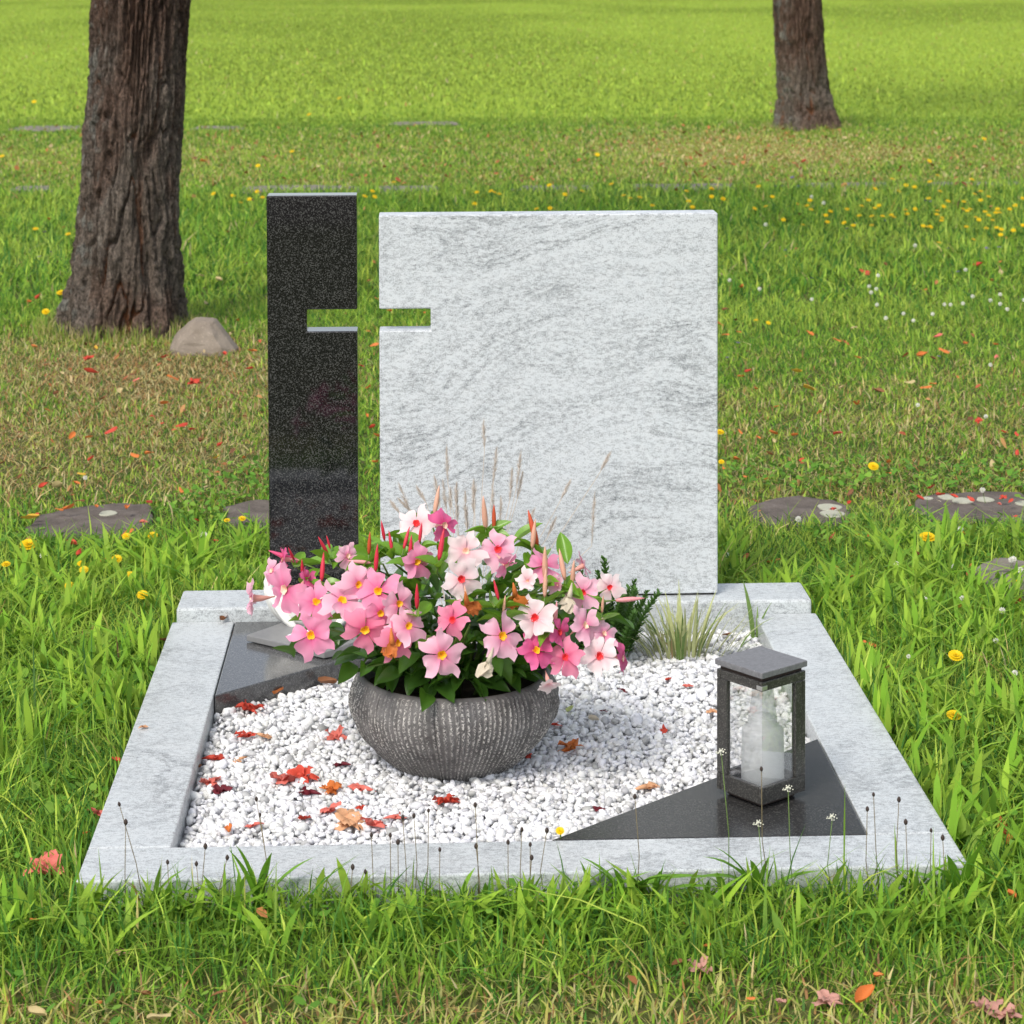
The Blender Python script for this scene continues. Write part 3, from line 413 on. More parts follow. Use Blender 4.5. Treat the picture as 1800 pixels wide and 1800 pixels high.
M['yellow_petal'] = foliage('yellow_petal', (0.80, 0.56, 0.012), 0.5, 0.2, 0.2, 0.08)
M['white_petal'] = foliage('clover_white', (0.88, 0.87, 0.80), 0.6, 0.2, 0.2, 0.1)
M['purple_petal'] = foliage('purple_petal', (0.22, 0.16, 0.42), 0.6, 0.2, 0.2, 0.2)

def stone_mat(name, a, b, scale=14):
    t = NT(name); v = t.coord()
    n = t.noise(v, scale, 6, 0.65)
    f = t.noise(v, 150, 3, 0.7)
    c = t.mix(t.ramp(n, [(0.35, 0.0), (0.7, 1.0)]), a, b)
    c = t.mix(t.ramp(f, [(0.60, 0.0), (0.72, 0.7)]), c, tuple(min(1, x * 1.9) for x in b))
    t.base(c); t.set(0.85, 0.2)
    t.bump(t.math('ADD', n, t.math('MULTIPLY', f, 0.3)), 0.6, 0.01)
    return t.m
M['flag'] = stone_mat('weathered_flagstone', (0.085, 0.070, 0.060), (0.175, 0.148, 0.130))
M['flag_far'] = stone_mat('grey_flagstone', (0.15, 0.13, 0.105), (0.26, 0.235, 0.205))
M['rock'] = stone_mat('field_rock', (0.20, 0.165, 0.13), (0.29, 0.245, 0.20), 9)
M['lichen'] = plain('pale_lichen', (0.40, 0.40, 0.32), 0.9, 0.1, 0.3, 200)

def bark_mat():
    t = NT('tree_bark'); v = t.coord((1, 1, 0.35))
    n = t.noise(v, 70, 5, 0.7); f = t.noise(t.coord(), 190, 3, 0.75)
    g2 = t.noise(t.coord((1, 1, 0.6)), 120, 4, 0.8)
    c = t.mix(1.0, t.attr(), t.ramp(n, [(0.34, 0.42), (0.66, 1.65)]), 'MULTIPLY')
    c = t.mix(1.0, c, t.ramp(g2, [(0.36, 0.35), (0.6, 1.45)]), 'MULTIPLY')
    c = t.mix(t.ramp(f, [(0.57, 0.0), (0.68, 0.7)]), c, (0.34, 0.295, 0.25))
    t.base(c); t.set(0.85, 0.2)
    t.bump(t.math('ADD', t.math('ADD', n, g2), t.math('MULTIPLY', f, 0.7)), 1.0, 0.03)
    return t.m
M['bark'] = bark_mat()
M['crown'] = foliage('tree_leaves', (0.06, 0.11, 0.02), 0.5, 0.3, 0.3, 0.4, 3)

def ground_mat():
    t = NT('lawn_soil'); v = t.coord()
    n = t.noise(v, 1.2, 5, 0.6); f = t.noise(v, 60, 4, 0.7)
    c = t.mix(t.ramp(n, [(0.35, 0.0), (0.65, 1.0)]), (0.055, 0.085, 0.018), (0.10, 0.115, 0.035))
    c = t.mix(t.ramp(f, [(0.45, 0.0), (0.66, 0.8)]), c, (0.10, 0.078, 0.04))
    # lawn tone far out
    sx = t.n('ShaderNodeSeparateXYZ'); t.l(v, sx.inputs[0])
    far = t.ramp(t.math('DIVIDE', sx.outputs[1], 60.0), [(0.10, 0.0), (0.30, 1.0)])
    c = t.mix(far, c, (0.26, 0.37, 0.035))
    t.base(c); t.set(0.9, 0.1); t.bump(f, 0.5, 0.02)
    return t.m
M['ground'] = ground_mat()
M['gravel_bed'] = plain('gravel_bed', (0.42, 0.42, 0.43), 0.9, 0.2, 0.4, 120, 0.5)
def pebble_mat():
    t = NT('white_pebble'); v = t.coord()
    c = t.mix(1.0, t.attr(), t.ramp(t.noise(v, 120, 3, 0.6), [(0.3, 0.88), (0.7, 1.08)]), 'MULTIPLY')
    t.base(c); t.set(0.55, 0.35); return t.m
M['pebble'] = pebble_mat()

def pot_mat():
    t = NT('ribbed_stone_planter'); v = t.coord()
    a = t.attr()
    s = t.n('ShaderNodeSeparateColor'); t.l(a, s.inputs[0])
    n = t.noise(v, 22, 4, 0.6)
    base = t.mix(t.ramp(n, [(0.35, 0.0), (0.68, 1.0)]), (0.075, 0.070, 0.068), (0.165, 0.157, 0.153))
    # mineral worn through on the rib crests
    d = t.noise(v, 260, 2, 0.8)
    crest = t.math('MULTIPLY', s.outputs[0], t.ramp(d, [(0.49, 0.0), (0.56, 1.0)]))
    wear = t.ramp(t.noise(v, 9, 2), [(0.35, 0.25), (0.6, 1.0)])
    c = t.mix(t.math('MULTIPLY', crest, wear), base, (0.74, 0.71, 0.66))
    t.base(c); t.set(0.6, 0.35); t.bump(d, 0.25, 0.002); return t.m
M['pot'] = pot_mat()

def glass_mat():
    t = NT('lantern_glass')
    tr = t.n('ShaderNodeBsdfTransparent'); tr.inputs[0].default_value = (0.985, 0.987, 0.986, 1)
    gs = t.n('ShaderNodeBsdfGlossy'); gs.inputs['Roughness'].default_value = 0.02
    lw = t.n('ShaderNodeLayerWeight'); lw.inputs[0].default_value = 0.5
    fr = t.math('ADD', 0.11, t.math('MULTIPLY', t.math('POWER', lw.outputs['Facing'], 3.5), 0.8))
    mx = t.n('ShaderNodeMixShader'); t.l(fr, mx.inputs[0]); t.l(tr.outputs[0], mx.inputs[1]); t.l(gs.outputs[0], mx.inputs[2])
    t.l(mx.outputs[0], t.out.inputs[0]); return t.m
M['glass'] = glass_mat()
def wax_mat():
    t = NT('candle_wax'); v = t.coord((1, 1, 3))
    c = t.mix(t.ramp(t.noise(v, 22, 3, 0.6), [(0.35, 0.0), (0.7, 1.0)]), (0.82, 0.83, 0.83), (0.92, 0.92, 0.92))
    t.base(c); t.set(0.32, 0.5); t.translucent((0.92, 0.94, 0.93), 0.5)
    tp = t.n('ShaderNodeBsdfTransparent'); m2 = t.n('ShaderNodeMixShader'); m2.inputs[0].default_value = 0.22
    src_ = t.out.inputs[0].links[0].from_socket
    t.l(src_, m2.inputs[1]); t.l(tp.outputs[0], m2.inputs[2]); t.l(m2.outputs[0], t.out.inputs[0]); return t.m
M['wax'] = wax_mat()
M['steel'] = plain('steel_clip', (0.55, 0.55, 0.54), 0.3, 0.5, 0.1, 50, 0, 0.8)

# ------------------------------------------------------------------ ground
def build_ground():
    ys = np.concatenate([np.linspace(-6, 12, 40), np.linspace(13, 60, 30), np.linspace(70, 900, 30)])
    xs = np.concatenate([-np.linspace(500, 14, 20), np.linspace(-13, 13, 53), np.linspace(14, 500, 20)])
    X, Y = np.meshgrid(xs, ys)
    P = np.stack([X, Y, np.full_like(X, G)], -1)
    tag(obj('ground', grid_me('ground', P, M['ground'])), kind='structure')
build_ground()

# ------------------------------------------------------------------ trees
def trunk_mesh(name, cx, cy, prof, nth, nz, ztop, seed, fine_z):
    """prof: rows (z, x_left, x_right)"""
    pz = np.array([p[0] for p in prof]); pl = np.array([p[1] for p in prof]); pr = np.array([p[2] for p in prof])
    z = np.concatenate([np.linspace(prof[0][0], 1.6, nz), np.linspace(1.65, ztop, nz // 8)])
    th = np.linspace(0, 2 * np.pi, nth, endpoint=False) + np.pi / 2
    L = np.interp(z, pz, pl); R_ = np.interp(z, pz, pr)
    T, Z = np.meshgrid(th, z)
    rad = ((R_ - L) / 2)[:, None] * np.ones_like(T)
    cxx = ((R_ + L) / 2)[:, None]
    u = (T - np.pi / 2) * 0.21
    wob = (fbm(u * 9 + seed, Z * 3, 3) - 0.5)
    flare = sst(0.25, -0.08, Z)
    # plate bark (low) and narrow ridges (high)
    a = np.abs(vn((u + wob * 0.05) * 17 + seed, Z * 2.4 + seed) - 0.5) * 2
    b = np.abs(fbm((u + wob * 0.03) * 26 + seed * 2, Z * 5, 2) - 0.5) * 2
    plate = sst(0.03, 0.26, np.minimum(a, b * 1.5 + 0.05))
    c = np.abs(fbm((u + wob * 0.02) * 75 + seed, Z * 4.0, 2) - 0.5) * 2
    ridge = sst(0.0, 0.32, c)
    w = sst(fine_z - 0.25, fine_z + 0.25, Z + wob * 0.5)
    bark = plate * (1 - w) + ridge * w
    fine = fbm(u * 130, Z * 60, 3) - 0.5
    med = fbm(u * 55 + 11, Z * 16, 3) - 0.5
    disp = 0.030 * (bark - 0.8) + 0.013 * fine + 0.016 * med + 0.018 * wob * (1 - w * 0.5) + 0.011 * (ridge - 0.5)
    lob = np.cos(T * 5 + 1.3 + seed) * 0.035 * flare
    rr = rad + disp * (rad / 0.19) + lob
    P = np.stack([cxx + rr * np.cos(T), cy + rr * np.sin(T), Z], -1)
    base = np.array([0.155, 0.115, 0.087]); grey = np.array([0.235, 0.198, 0.165]); red = np.array([0.190, 0.100, 0.066])
    mixn = fbm(u * 14, Z * 4 + 9, 3)[..., None]
    colr = base * (1 - mixn) + grey * mixn
    rp = (sst(0.54, 0.68, fbm(u * 9 + 71, Z * 3 + 5, 3)) * 0.45)[..., None]
    colr = colr * (1 - rp) + red * rp
    colr = colr * (1 - 0.6 * w[..., None]) + (red * 0.8) * 0.6 * w[..., None]
    org = (0.8 * sst(0.45, 0.05, bark) * sst(0.50, 0.60, fbm(u * 15 + 40, Z * 2.2 + 3, 2)))[..., None]
    colr = colr * (1 - org) + np.array([0.30, 0.10, 0.030]) * org
    lich = (sst(0.58, 0.72, fbm(u * 30 + 7, Z * 22, 3)) * sst(-0.2, -0.8, np.cos(T)))[..., None]
    colr = colr * (1 - lich * 0.8) + np.array([0.26, 0.26, 0.23]) * lich * 0.8
    return grid_me(name, P, M['bark'], colr, closed=True)

def crown_mesh(name, c, r, n, seed):
    rg = np.random.RandomState(seed)
    cl = rg.randn(60, 3); cl /= np.linalg.norm(cl, axis=1)[:, None]; cl *= (rg.rand(60, 1) ** 0.5) * 0.85
    P = cl[rg.randint(0, 60, n)] + rg.randn(n, 3) * 0.16
    P = P * np.array(r) + np.array(c)
    d1 = rg.randn(n, 3); d1 /= np.linalg.norm(d1, axis=1)[:, None]
    d2 = np.cross(d1, rg.randn(n, 3)); d2 /= np.linalg.norm(d2, axis=1)[:, None]
    s = 0.07 + 0.05 * rg.rand(n, 1)
    V = np.stack([P - d1 * s, P + d2 * s * 0.5, P + d1 * s, P - d2 * s * 0.5], 1).reshape(-1, 3)
    return np_me(name, V, np.arange(4 * n), np.arange(n) * 4, np.full(n, 4), M['crown'])

def tree(label, cx, cy, prof, nth, nz, ztop, seed, fine_z, top_r):
    t = thing('tree', label, 'tree', (cx, cy, G))
    sub = lambda m, nm: obj(nm, m, t, (-cx, -cy, -G))
    sub(trunk_mesh('trunk', cx, cy, prof, nth, nz, ztop, seed, fine_z), 'trunk')
    rg = random.Random(seed)
    xm = (prof[-1][1] + prof[-1][2]) / 2
    for k in range(5):
        a = 2 * math.pi * k / 5 + rg.random()
        p0 = Vector((xm, cy, ztop - 0.35 + 0.05 * k)); d = Vector((math.cos(a), math.sin(a), 1.0 + rg.random()))
        pts = [p0 + d * s + Vector((0, 0, 0.15 * s * s)) for s in (0, 0.5, 1.0, 1.7)]
        sub(tube('limb', pts, [top_r * 0.6, top_r * 0.45, top_r * 0.3, 0.02], M['bark_plain'], 8), 'limb')
    sub(crown_mesh('crown', (xm, cy, ztop + 2.4), (2.3, 2.3, 1.7), 1700, seed), 'crown')
M['bark_plain'] = plain('limb_bark', (0.08, 0.065, 0.055), 0.9, 0.2, 0.4, 30, 0.6)
# rows (z, left edge, right edge), foot first
LT = [(-0.16, -0.88, -0.36), (-0.083, -0.842, -0.382), (0.002, -0.822, -0.388), (0.128, -0.795, -0.388), (0.339, -0.757, -0.388), (0.55, -0.738, -0.394),
      (0.761, -0.731, -0.383), (0.971, -0.712, -0.372), (1.182, -0.703, -0.358), (1.7, -0.685, -0.335), (3.4, -0.62, -0.33)]
tree('thick rough brown tree trunk behind the black stele, beside a field rock', -0.615, 5.30, LT, 300, 330, 3.4, 3, 0.95, 0.14)
RT = [(-0.12, 3.31, 3.93), (-0.05, 3.345, 3.90), (-0.018, 3.37, 3.885), (0.074, 3.39, 3.862), (0.304, 3.394, 3.80), (0.532, 3.384, 3.766), (0.992, 3.361, 3.738), (1.7, 3.35, 3.70), (4.0, 3.36, 3.64)]
tree('slimmer distant brown tree trunk on the far lawn, behind right of the white headstone', 3.62, 15.3, RT, 150, 130, 4.0, 8, 0.45, 0.13)

# field rock
def build_rock():
    bm = bmesh.new()
    out = [(-0.118, 0.0), (-0.095, 0.045), (-0.03, 0.095), (0.030, 0.095), (0.046, 0.090), (0.104, 0.012), (0.122, -0.01), (0.10, -0.05), (-0.10, -0.05)]
    for dy, s in ((-0.085, 0.72), (-0.045, 0.97), (0.02, 1.0), (0.075, 0.7)):
        for x, z in out:
            bm.verts.new((x * s + random.uniform(-.006, .006), dy + random.uniform(-.008, .008) + 0.25 * z, z * (s if z > 0 else 1)))
    r = bmesh.ops.convex_hull(bm, input=bm.verts[:])
    bmesh.ops.delete(bm, geom=[v for v in bm.verts if not v.link_faces], context='VERTS')
    bmesh.ops.subdivide_edges(bm, edges=bm.edges[:], cuts=2, use_grid_fill=True)
    bmesh.ops.smooth_vert(bm, verts=bm.verts[:], factor=0.10, use_axis_x=True, use_axis_y=True, use_axis_z=True)
    for v in bm.verts:
        v.co += v.co.normalized() * (float(fbm(np.array(v.co.x * 40 + 9), np.array(v.co.z * 40 + v.co.y * 30))) - 0.5) * 0.012
    o = obj('field_rock', bm_me('field_rock', bm, M['rock'], False), None, (-0.262, 4.84, G + 0.02))
    tag(o, 'pointed grey brown field rock lying beside the foot of the thick tree', 'rock')
build_rock()

# ------------------------------------------------------------------ sunken stones
SL = ['dark flat stone sunk in the grass at the far left, littered with leaves', 'dark flat stone half hidden behind the black stele',
      'dark flat stone with two pale lichen rings, just right of the white headstone', 'dark flat stone with several lichen spots and red leaves at the right edge',
      'pale rough stone in the grass at the right edge, lower than the dark ones']
FL = ['long pale stone strip in the lawn left behind the headstone gap', 'pale stone strip in the lawn above the left part of the white headstone', 'pale stone strip in the lawn above the middle of the white headstone',
      'pale stone strip beneath the distant tree, upper right', 'pale stone strip among yellow flowers right of the distant tree', 'pale stone strip at the right edge among yellow flowers',
      'far pale stone strip left of the thick tree trunk', 'far pale stone strip just right of the thick tree trunk', 'far pale stone strip in the middle of the lawn', 'short pale stone left of the thick tree trunk, nearer than the far strip']
for i, pl in enumerate(STONES):
    near = i < 5
    top = G + (0.042 if i == 4 else 0.016 if near else 0.017)
    c = (sum(p[0] for p in pl) / len(pl), sum(p[1] for p in pl) / len(pl))
    pts = []
    n = len(pl)
    for k in range(n):
        a, b = Vector(pl[k]), Vector(pl[(k + 1) % n])
        for s in (0.0, 0.33, 0.66):
            p = a.lerp(b, s)
            pts.append((p.x + random.uniform(-.008, .008), p.y + random.uniform(-.012, .012)))
    mt = M['flag'] if i < 4 else M['flag_far']
    m = prism('sunken_stone', [(p[0] - c[0], p[1] - c[1]) for p in pts], 'z', -0.06, 0.0, mt, 0.006, 2)
    o = obj('sunken_stone', m, None, (c[0], c[1], top))
    tag(o, SL[i] if near else FL[i - 5], 'stone', 'dark flat stones sunk in the grass' if near else 'pale stone strips in the far lawn')
    spots = {2: [(0.075, 0.0, .03), (0.07, -.07, .03)], 3: [(-.06, .06, .022), (-.03, .02, .026), (.03, .03, .022), (.12, -.02, .024), (-.11, .05, .012)], 0: [(.02, .05, .022)]}.get(i, [])
    for sx, sy, sr in spots:
        pp = [(sr * (1 + 0.12 * math.sin(3 * a + sx * 99)) * math.cos(a) , 1.2 * sr * math.sin(a)) for a in [2 * math.pi * k / 14 for k in range(14)]]
        obj('lichen_patch', prism('lichen_patch', pp, 'z', -0.004, 0.0025, M['lichen'], 0.001, 1), o, (sx, sy, 0))

# ------------------------------------------------------------------ the grave
KW = 0.1244; L = 1.313; BD = 0.1346; BH = 0.0272; GW = 1.3
gb = thing('grave_border', 'light grey granite border of kerbstones framing the white gravel bed', 'grave border', (0.65, 0.65, G))
sub = lambda m, nm: obj(nm, m, gb, (-0.65, -0.65, -G))
J = 0.0012
sub(box('kerbstone', 0, KW, KW + J, L - J, G - 0.05, 0, M['granite_kerb'], 0.003), 'kerbstone')
sub(box('kerbstone', GW - KW, GW, KW + J, L - J, G - 0.05, 0, M['granite_kerb'], 0.003), 'kerbstone')
sub(box('kerbstone', 0, GW, 0, KW - J, G - 0.05, 0, M['granite_kerb'], 0.003), 'kerbstone')
sub(box('base_block', 0.0087, GW - 0.0087, L, L + BD, G - 0.05, BH, M['granite_kerb'], 0.005), 'base_block')

YF = 1.355; ST = 0.060
n0, n1 = 0.576, 0.6205
slab_pts = [(0.4173, BH + 0.004), (1.1054, BH + 0.004), (1.1054, 0.8106), (0.4173, 0.8106), (0.4173, n1), (0.5215, n1), (0.5215, n0), (0.4173, n0)]
t = thing('headstone', 'wide pale grey veined granite headstone with a slot cut in its left edge', 'gravestone', (0.761, YF, BH))
obj('slab', prism('slab', slab_pts, 'y', YF, YF + ST, M['granite'], 0.0028, 2), t, (-0.761, -YF, -BH))
obj('setting_bed', box('setting_bed', 0.425, 1.098, YF + 0.006, YF + ST - 0.006, BH + 0.0005, BH + 0.0042, M['soil'], 0), t, (-0.761, -YF, -BH))
st_pts = [(0.1930, BH + 0.004), (0.3731, BH + 0.004), (0.3731, n0), (0.2715, n0), (0.2715, n1), (0.3731, n1), (0.3731, 0.8517), (0.1910, 0.8517)]
t = thing('stele', 'tall narrow polished black granite stele with a slot in its right edge', 'gravestone', (0.282, YF, BH))
obj('slab', prism('slab', st_pts, 'y', YF, YF + ST, M['granite_dark'], 0.0025, 2), t, (-0.282, -YF, -BH))
obj('setting_bed', box('setting_bed', 0.2, 0.366, YF + 0.006, YF + ST - 0.006, BH + 0.0005, BH + 0.0042, M['soil'], 0), t, (-0.282, -YF, -BH))

pl = prism('granite_plate', [(KW + 0.002, 0.842), (KW + 0.002, L - 0.002), (0.63, L - 0.002)], 'z', -0.055, -0.001, M['granite_plate'], 0.002, 2)
tag(obj('granite_plate', pl), 'polished dark granite triangle in the back left corner of the grave, under the grey plaque', 'stone plate')
M['granite_plate2'] = granite_dark('black_granite_corner', 0.20, (0.026, 0.026, 0.026), (0.075, 0.073, 0.068), 0.4, 0.61)
pl = prism('granite_plate', [(0.695, KW + 0.002), (GW - KW - 0.002, KW + 0.002), (GW - KW - 0.002, 0.56)], 'z', -0.055, -0.001, M['granite_plate2'], 0.0015, 2)
tag(obj('granite_plate', pl), 'polished black granite triangle in the front right corner, carrying the lantern', 'stone plate')

# plaque on the left plate
def plaque():
    A, B, D = Vector((0.159, 1.171)), Vector((0.315, 1.048)), Vector((0.232, 1.215))
    Cc = B + D - A
    bm = bmesh.new()
    hts = {0: 0.013, 1: 0.013, 2: 0.026, 3: 0.026}
    P = [A, B, Cc, D]
    lo = [bm.verts.new((p.x, p.y, 0.0012)) for p in P]
    hi = [bm.verts.new((p.x, p.y, hts[i])) for i, p in enumerate(P)]
    bm.faces.new(lo); bm.faces.new(hi)
    for i in range(4):
        j = (i + 1) % 4
        bm.faces.new((lo[i], lo[j], hi[j], hi[i]))
    bmesh.ops.recalc_face_normals(bm, faces=bm.faces[:])
    bmesh.ops.bevel(bm, geom=bm.edges[:], offset=0.0015, segments=2, profile=0.5, affect='EDGES')
    t = thing('plaque', 'small grey wedge plaque with a white inset lying on the dark corner plate', 'plaque', (0.25, 1.13, 0))
    obj('wedge', bm_me('wedge', bm, plain('grey_slate', (0.20, 0.20, 0.20), 0.3, 0.5, 0.15, 90)), t, (-0.25, -1.13, 0))
    at = lambda a, b, e: Vector(((A + (B - A) * a + (D - A) * b).x, (A + (B - A) * a + (D - A) * b).y, 0.013 + 0.013 * b + e))
    q = [at(0.36, 0.35, .0005), at(0.8, 0.35, .0005), at(0.8, 0.85, .0005), at(0.36, 0.85, .0005)]
    q2 = [p + Vector((0, 0, 0.0022)) for p in q]
    obj('inset', me('inset', q + q2, [(3, 2, 1, 0), (4, 5, 6, 7), (0, 1, 5, 4), (1, 2, 6, 5), (2, 3, 7, 6), (3, 0, 4, 7)], M['photo_white'], False), t, (-0.25, -1.13, 0))
plaque()

# white winged bowl ornament
def ornament():
    t = thing('winged_ornament', 'white plaster bowl of folded feathered wings behind the pink flowers', 'ornament', (0.292, 1.24, 0.0))
    t.scale = (1.12, 1.1, 1.0)
    nth, nz = 96, 14
    P = np.zeros((nz, nth, 3))
    for i in range(nz):
        s = i / (nz - 1)
        for k in range(nth):
            a = 2 * math.pi * k / nth
            ph = a * 9 + s * 5.0
            rid = abs(math.sin(ph)) ** 0.6
            r = 0.022 + 0.052 * math.sin(min(1, s * 1.05) * math.pi / 2) ** 0.8 + 0.005 * rid * (0.3 + s)
            zz = 0.07 * s ** 1.4 + 0.012 * s * math.cos(2 * a) + 0.004 * rid * s
            P[i, k] = (r * math.cos(a) * 1.15, r * math.sin(a) * 0.62, 0.001 + zz)
    inner = P[::-1].copy(); inner[:, :, 0] *= 0.9; inner[:, :, 1] *= 0.88; inner[:, :, 2] += 0.006
    obj('bowl', grid_me('bowl', np.concatenate([P, inner]), M['white_plaster'], closed=True), t)
    for sgn in (-1, 1):
        for k in range(7):
            V, F = [], []
            a0 = 0.35 + 0.2 * k
            path = [(sgn * (0.012 + 0.075 * math.sin(a0 * 0.6 + 0.15 * j)) , -0.048 + 0.006 * k + 0.004 * j, 0.012 + 0.009 * k + 0.011 * j) for j in range(5)]
            tube_vf(path, [0.003, 0.007, 0.0085, 0.007, 0.002], 7, V, F)
            obj('feather', me('feather', V, F, M['white_plaster']), t)
ornament()

# ------------------------------------------------------------------ gravel
def build_gravel():
    b = tag(obj('gravel_bed', box('gravel_bed', KW - 0.001, GW - KW + 0.001, KW - 0.001, L + 0.001, G - 0.03, -0.0475, M['gravel_bed'], 0)), kind='structure')
    # low-poly rounded cube as pebble
    bm = bmesh.new(); bmesh.ops.create_cube(bm, size=2.0)
    bmesh.ops.subdivide_edges(bm, edges=bm.edges[:], cuts=1, use_grid_fill=True)
    for v in bm.verts: v.co = v.co.normalized() * (1.0 if len(v.link_edges) != 3 else 1.04)
    bm.verts.ensure_lookup_table(); bm.faces.ensure_lookup_table()
    bv = np.array([v.co for v in bm.verts]); bf = np.array([[v.index for v in f.verts] for f in bm.faces]); bm.free()
    rg = np.random.RandomState(21)
    pts = []
    for layer, (dx, z0) in enumerate(((0.0114, -0.043), (0.0103, -0.037))):
        for iy, y in enumerate(np.arange(KW, L, dx * 0.87)):
            xs = np.arange(KW + (iy % 2) * dx / 2, GW - KW, dx)
            for x in xs:
                pts.append((x + rg.normal(0, dx * 0.30), y + rg.normal(0, dx * 0.30), z0 + rg.uniform(-0.004, 0.004)))
    p = np.array(pts)
    keep = (p[:, 0] > KW + 0.004) & (p[:, 0] < GW - KW - 0.004) & (p[:, 1] > KW + 0.004) & (p[:, 1] < L - 0.003)
    keep &= ~(p[:, 1] > 0.838 + (p[:, 0] - KW) * 0.934)
    keep &= ~(p[:, 1] < KW + (p[:, 0] - 0.69) * 0.904)
    p = p[keep]
    # bare patches let the bed and small stones show; level undulates
    p[:, 2] += 0.006 * (fbm(p[:, 0] * 7, p[:, 1] * 7, 2) - 0.5)
    n = len(p)
    sz = np.exp(rg.normal(math.log(0.0053), 0.30, n)).clip(0.0035, 0.0125)
    sc = np.stack([sz * rg.uniform(0.95, 1.45, n), sz * rg.uniform(0.75, 1.05, n), sz * rg.uniform(0.5, 0.8, n)], 1)
    q = rg.randn(n, 4); q[:, 1:3] *= 0.35; q /= np.linalg.norm(q, axis=1)[:, None]
    w, x, y, z = q.T
    Rm = np.stack([1 - 2 * (y * y + z * z), 2 * (x * y - z * w), 2 * (x * z + y * w), 2 * (x * y + z * w), 1 - 2 * (x * x + z * z), 2 * (y * z - x * w),
                   2 * (x * z - y * w), 2 * (y * z + x * w), 1 - 2 * (x * x + y * y)], 1).reshape(n, 3, 3)
    V = bv[None] * sc[:, None] * (1 + rg.normal(0, 0.11, (n, len(bv), 1)))
    V = np.einsum('nij,nkj->nki', Rm, V) + p[:, None]
    Fx = (bf[None] + (np.arange(n) * len(bv))[:, None, None]).reshape(-1, 4)
    val = np.where(rg.rand(n) < 0.16, rg.uniform(0.34, 0.56, n), rg.uniform(0.62, 0.84, n))
    tint = np.stack([np.ones(n), np.ones(n) * 1.005, 1.0 + rg.uniform(-0.03, 0.06, n)], 1)
    col = np.repeat((val[:, None] * tint).clip(0, 0.9)[:, None], len(bv), 1).reshape(-1, 3)
    m = np_me('white_gravel', V.reshape(-1, 3), Fx.ravel(), np.arange(len(Fx)) * 4, np.full(len(Fx), 4), M['pebble'], col, True)
    tag(obj('white_gravel', m), 'white pebble gravel filling the grave bed', 'gravel', kind='stuff')
build_gravel()

# ------------------------------------------------------------------ planter bowl
PX, PY = 0.555, 0.588
def planter():
    t = thing('planter_bowl', 'round dark grey ribbed stone planter bowl on the white gravel', 'planter', (PX, PY, -0.045))
    prof = [(0.05, -0.050), (0.090, -0.050), (0.100, -0.040), (0.118, -0.024), (0.136, -0.006), (0.152, 0.012), (0.164, 0.030), (0.172, 0.048), (0.1755, 0.064), (0.1745, 0.080), (0.1700, 0.095), (0.1640, 0.108), (0.1605, 0.1145)]
    lip = [(0.1585, 0.1175), (0.155, 0.1185), (0.1505, 0.1165), (0.149, 0.110), (0.150, 0.06), (0.13, 0.03)]
    r = np.array([p[0] for p in prof]); z = np.array([p[1] for p in prof])
    s = np.linspace(0, 1, 34); kk = np.linspace(0, 1, len(prof))
    r2 = np.concatenate([np.interp(s, kk, r), [p[0] for p in lip]]); z2 = np.concatenate([np.interp(s, kk, z), [p[1] for p in lip]])
    rib_on = np.concatenate([sst(0.06, 0.2, s) * (1 - sst(0.97, 1.0, s)), np.zeros(len(lip))])
    N = 118; nth = N * 6
    th = np.arange(nth) * 2 * np.pi / nth
    rg = np.random.RandomState(4)
    amp = 0.6 + 0.5 * rg.rand(N); jit = rg.normal(0, 0.10, N)
    ph = (np.arange(nth) % 6) / 6.0
    ribp = (np.clip(1 - np.abs(ph - 0.5) * 2.6, 0, 1)) * amp[np.arange(nth) // 6]
    r2 = r2 * 1.008
    T, Rr = np.meshgrid(th, r2); Zz = np.repeat(z2[:, None], nth, 1)
    swirl = 0.02 * np.sin(Zz * 30 + np.cos(T * 3) * 2)
    rb = ribp[None] * rib_on[:, None]
    wob = (fbm(np.cos(T) * 14 + 30, np.sin(T) * 14 + Zz * 90, 2) - 0.5)
    Rr = Rr + 0.0036 * rb * (0.7 + wob) + 0.0012 * wob * rib_on[:, None]
    T = T + swirl * rib_on[:, None] + jit[np.arange(nth) // 6][None] * 0.05 * rib_on[:, None]
    P = np.stack([Rr * np.cos(T), Rr * np.sin(T), Zz + 0.045], -1)
    col = np.stack([rb.clip(0, 1), rb * 0, rb * 0], -1)
    obj('bowl', grid_me('bowl', P, M['pot'], col, closed=True), t)
    a = np.linspace(0, 2 * np.pi, 40, endpoint=False)
    rr = np.linspace(0.0, 0.1497, 10)
    A, B = np.meshgrid(a, rr)
    Q = np.stack([B * np.cos(A), B * np.sin(A), 0.045 + 0.09 + 0.012 * (fbm(np.cos(A) * B * 60 + 50, np.sin(A) * B * 60 + 50) - 0.5)], -1)
    obj('potting_soil', grid_me('potting_soil', Q, M['soil'], closed=True), t)
planter()

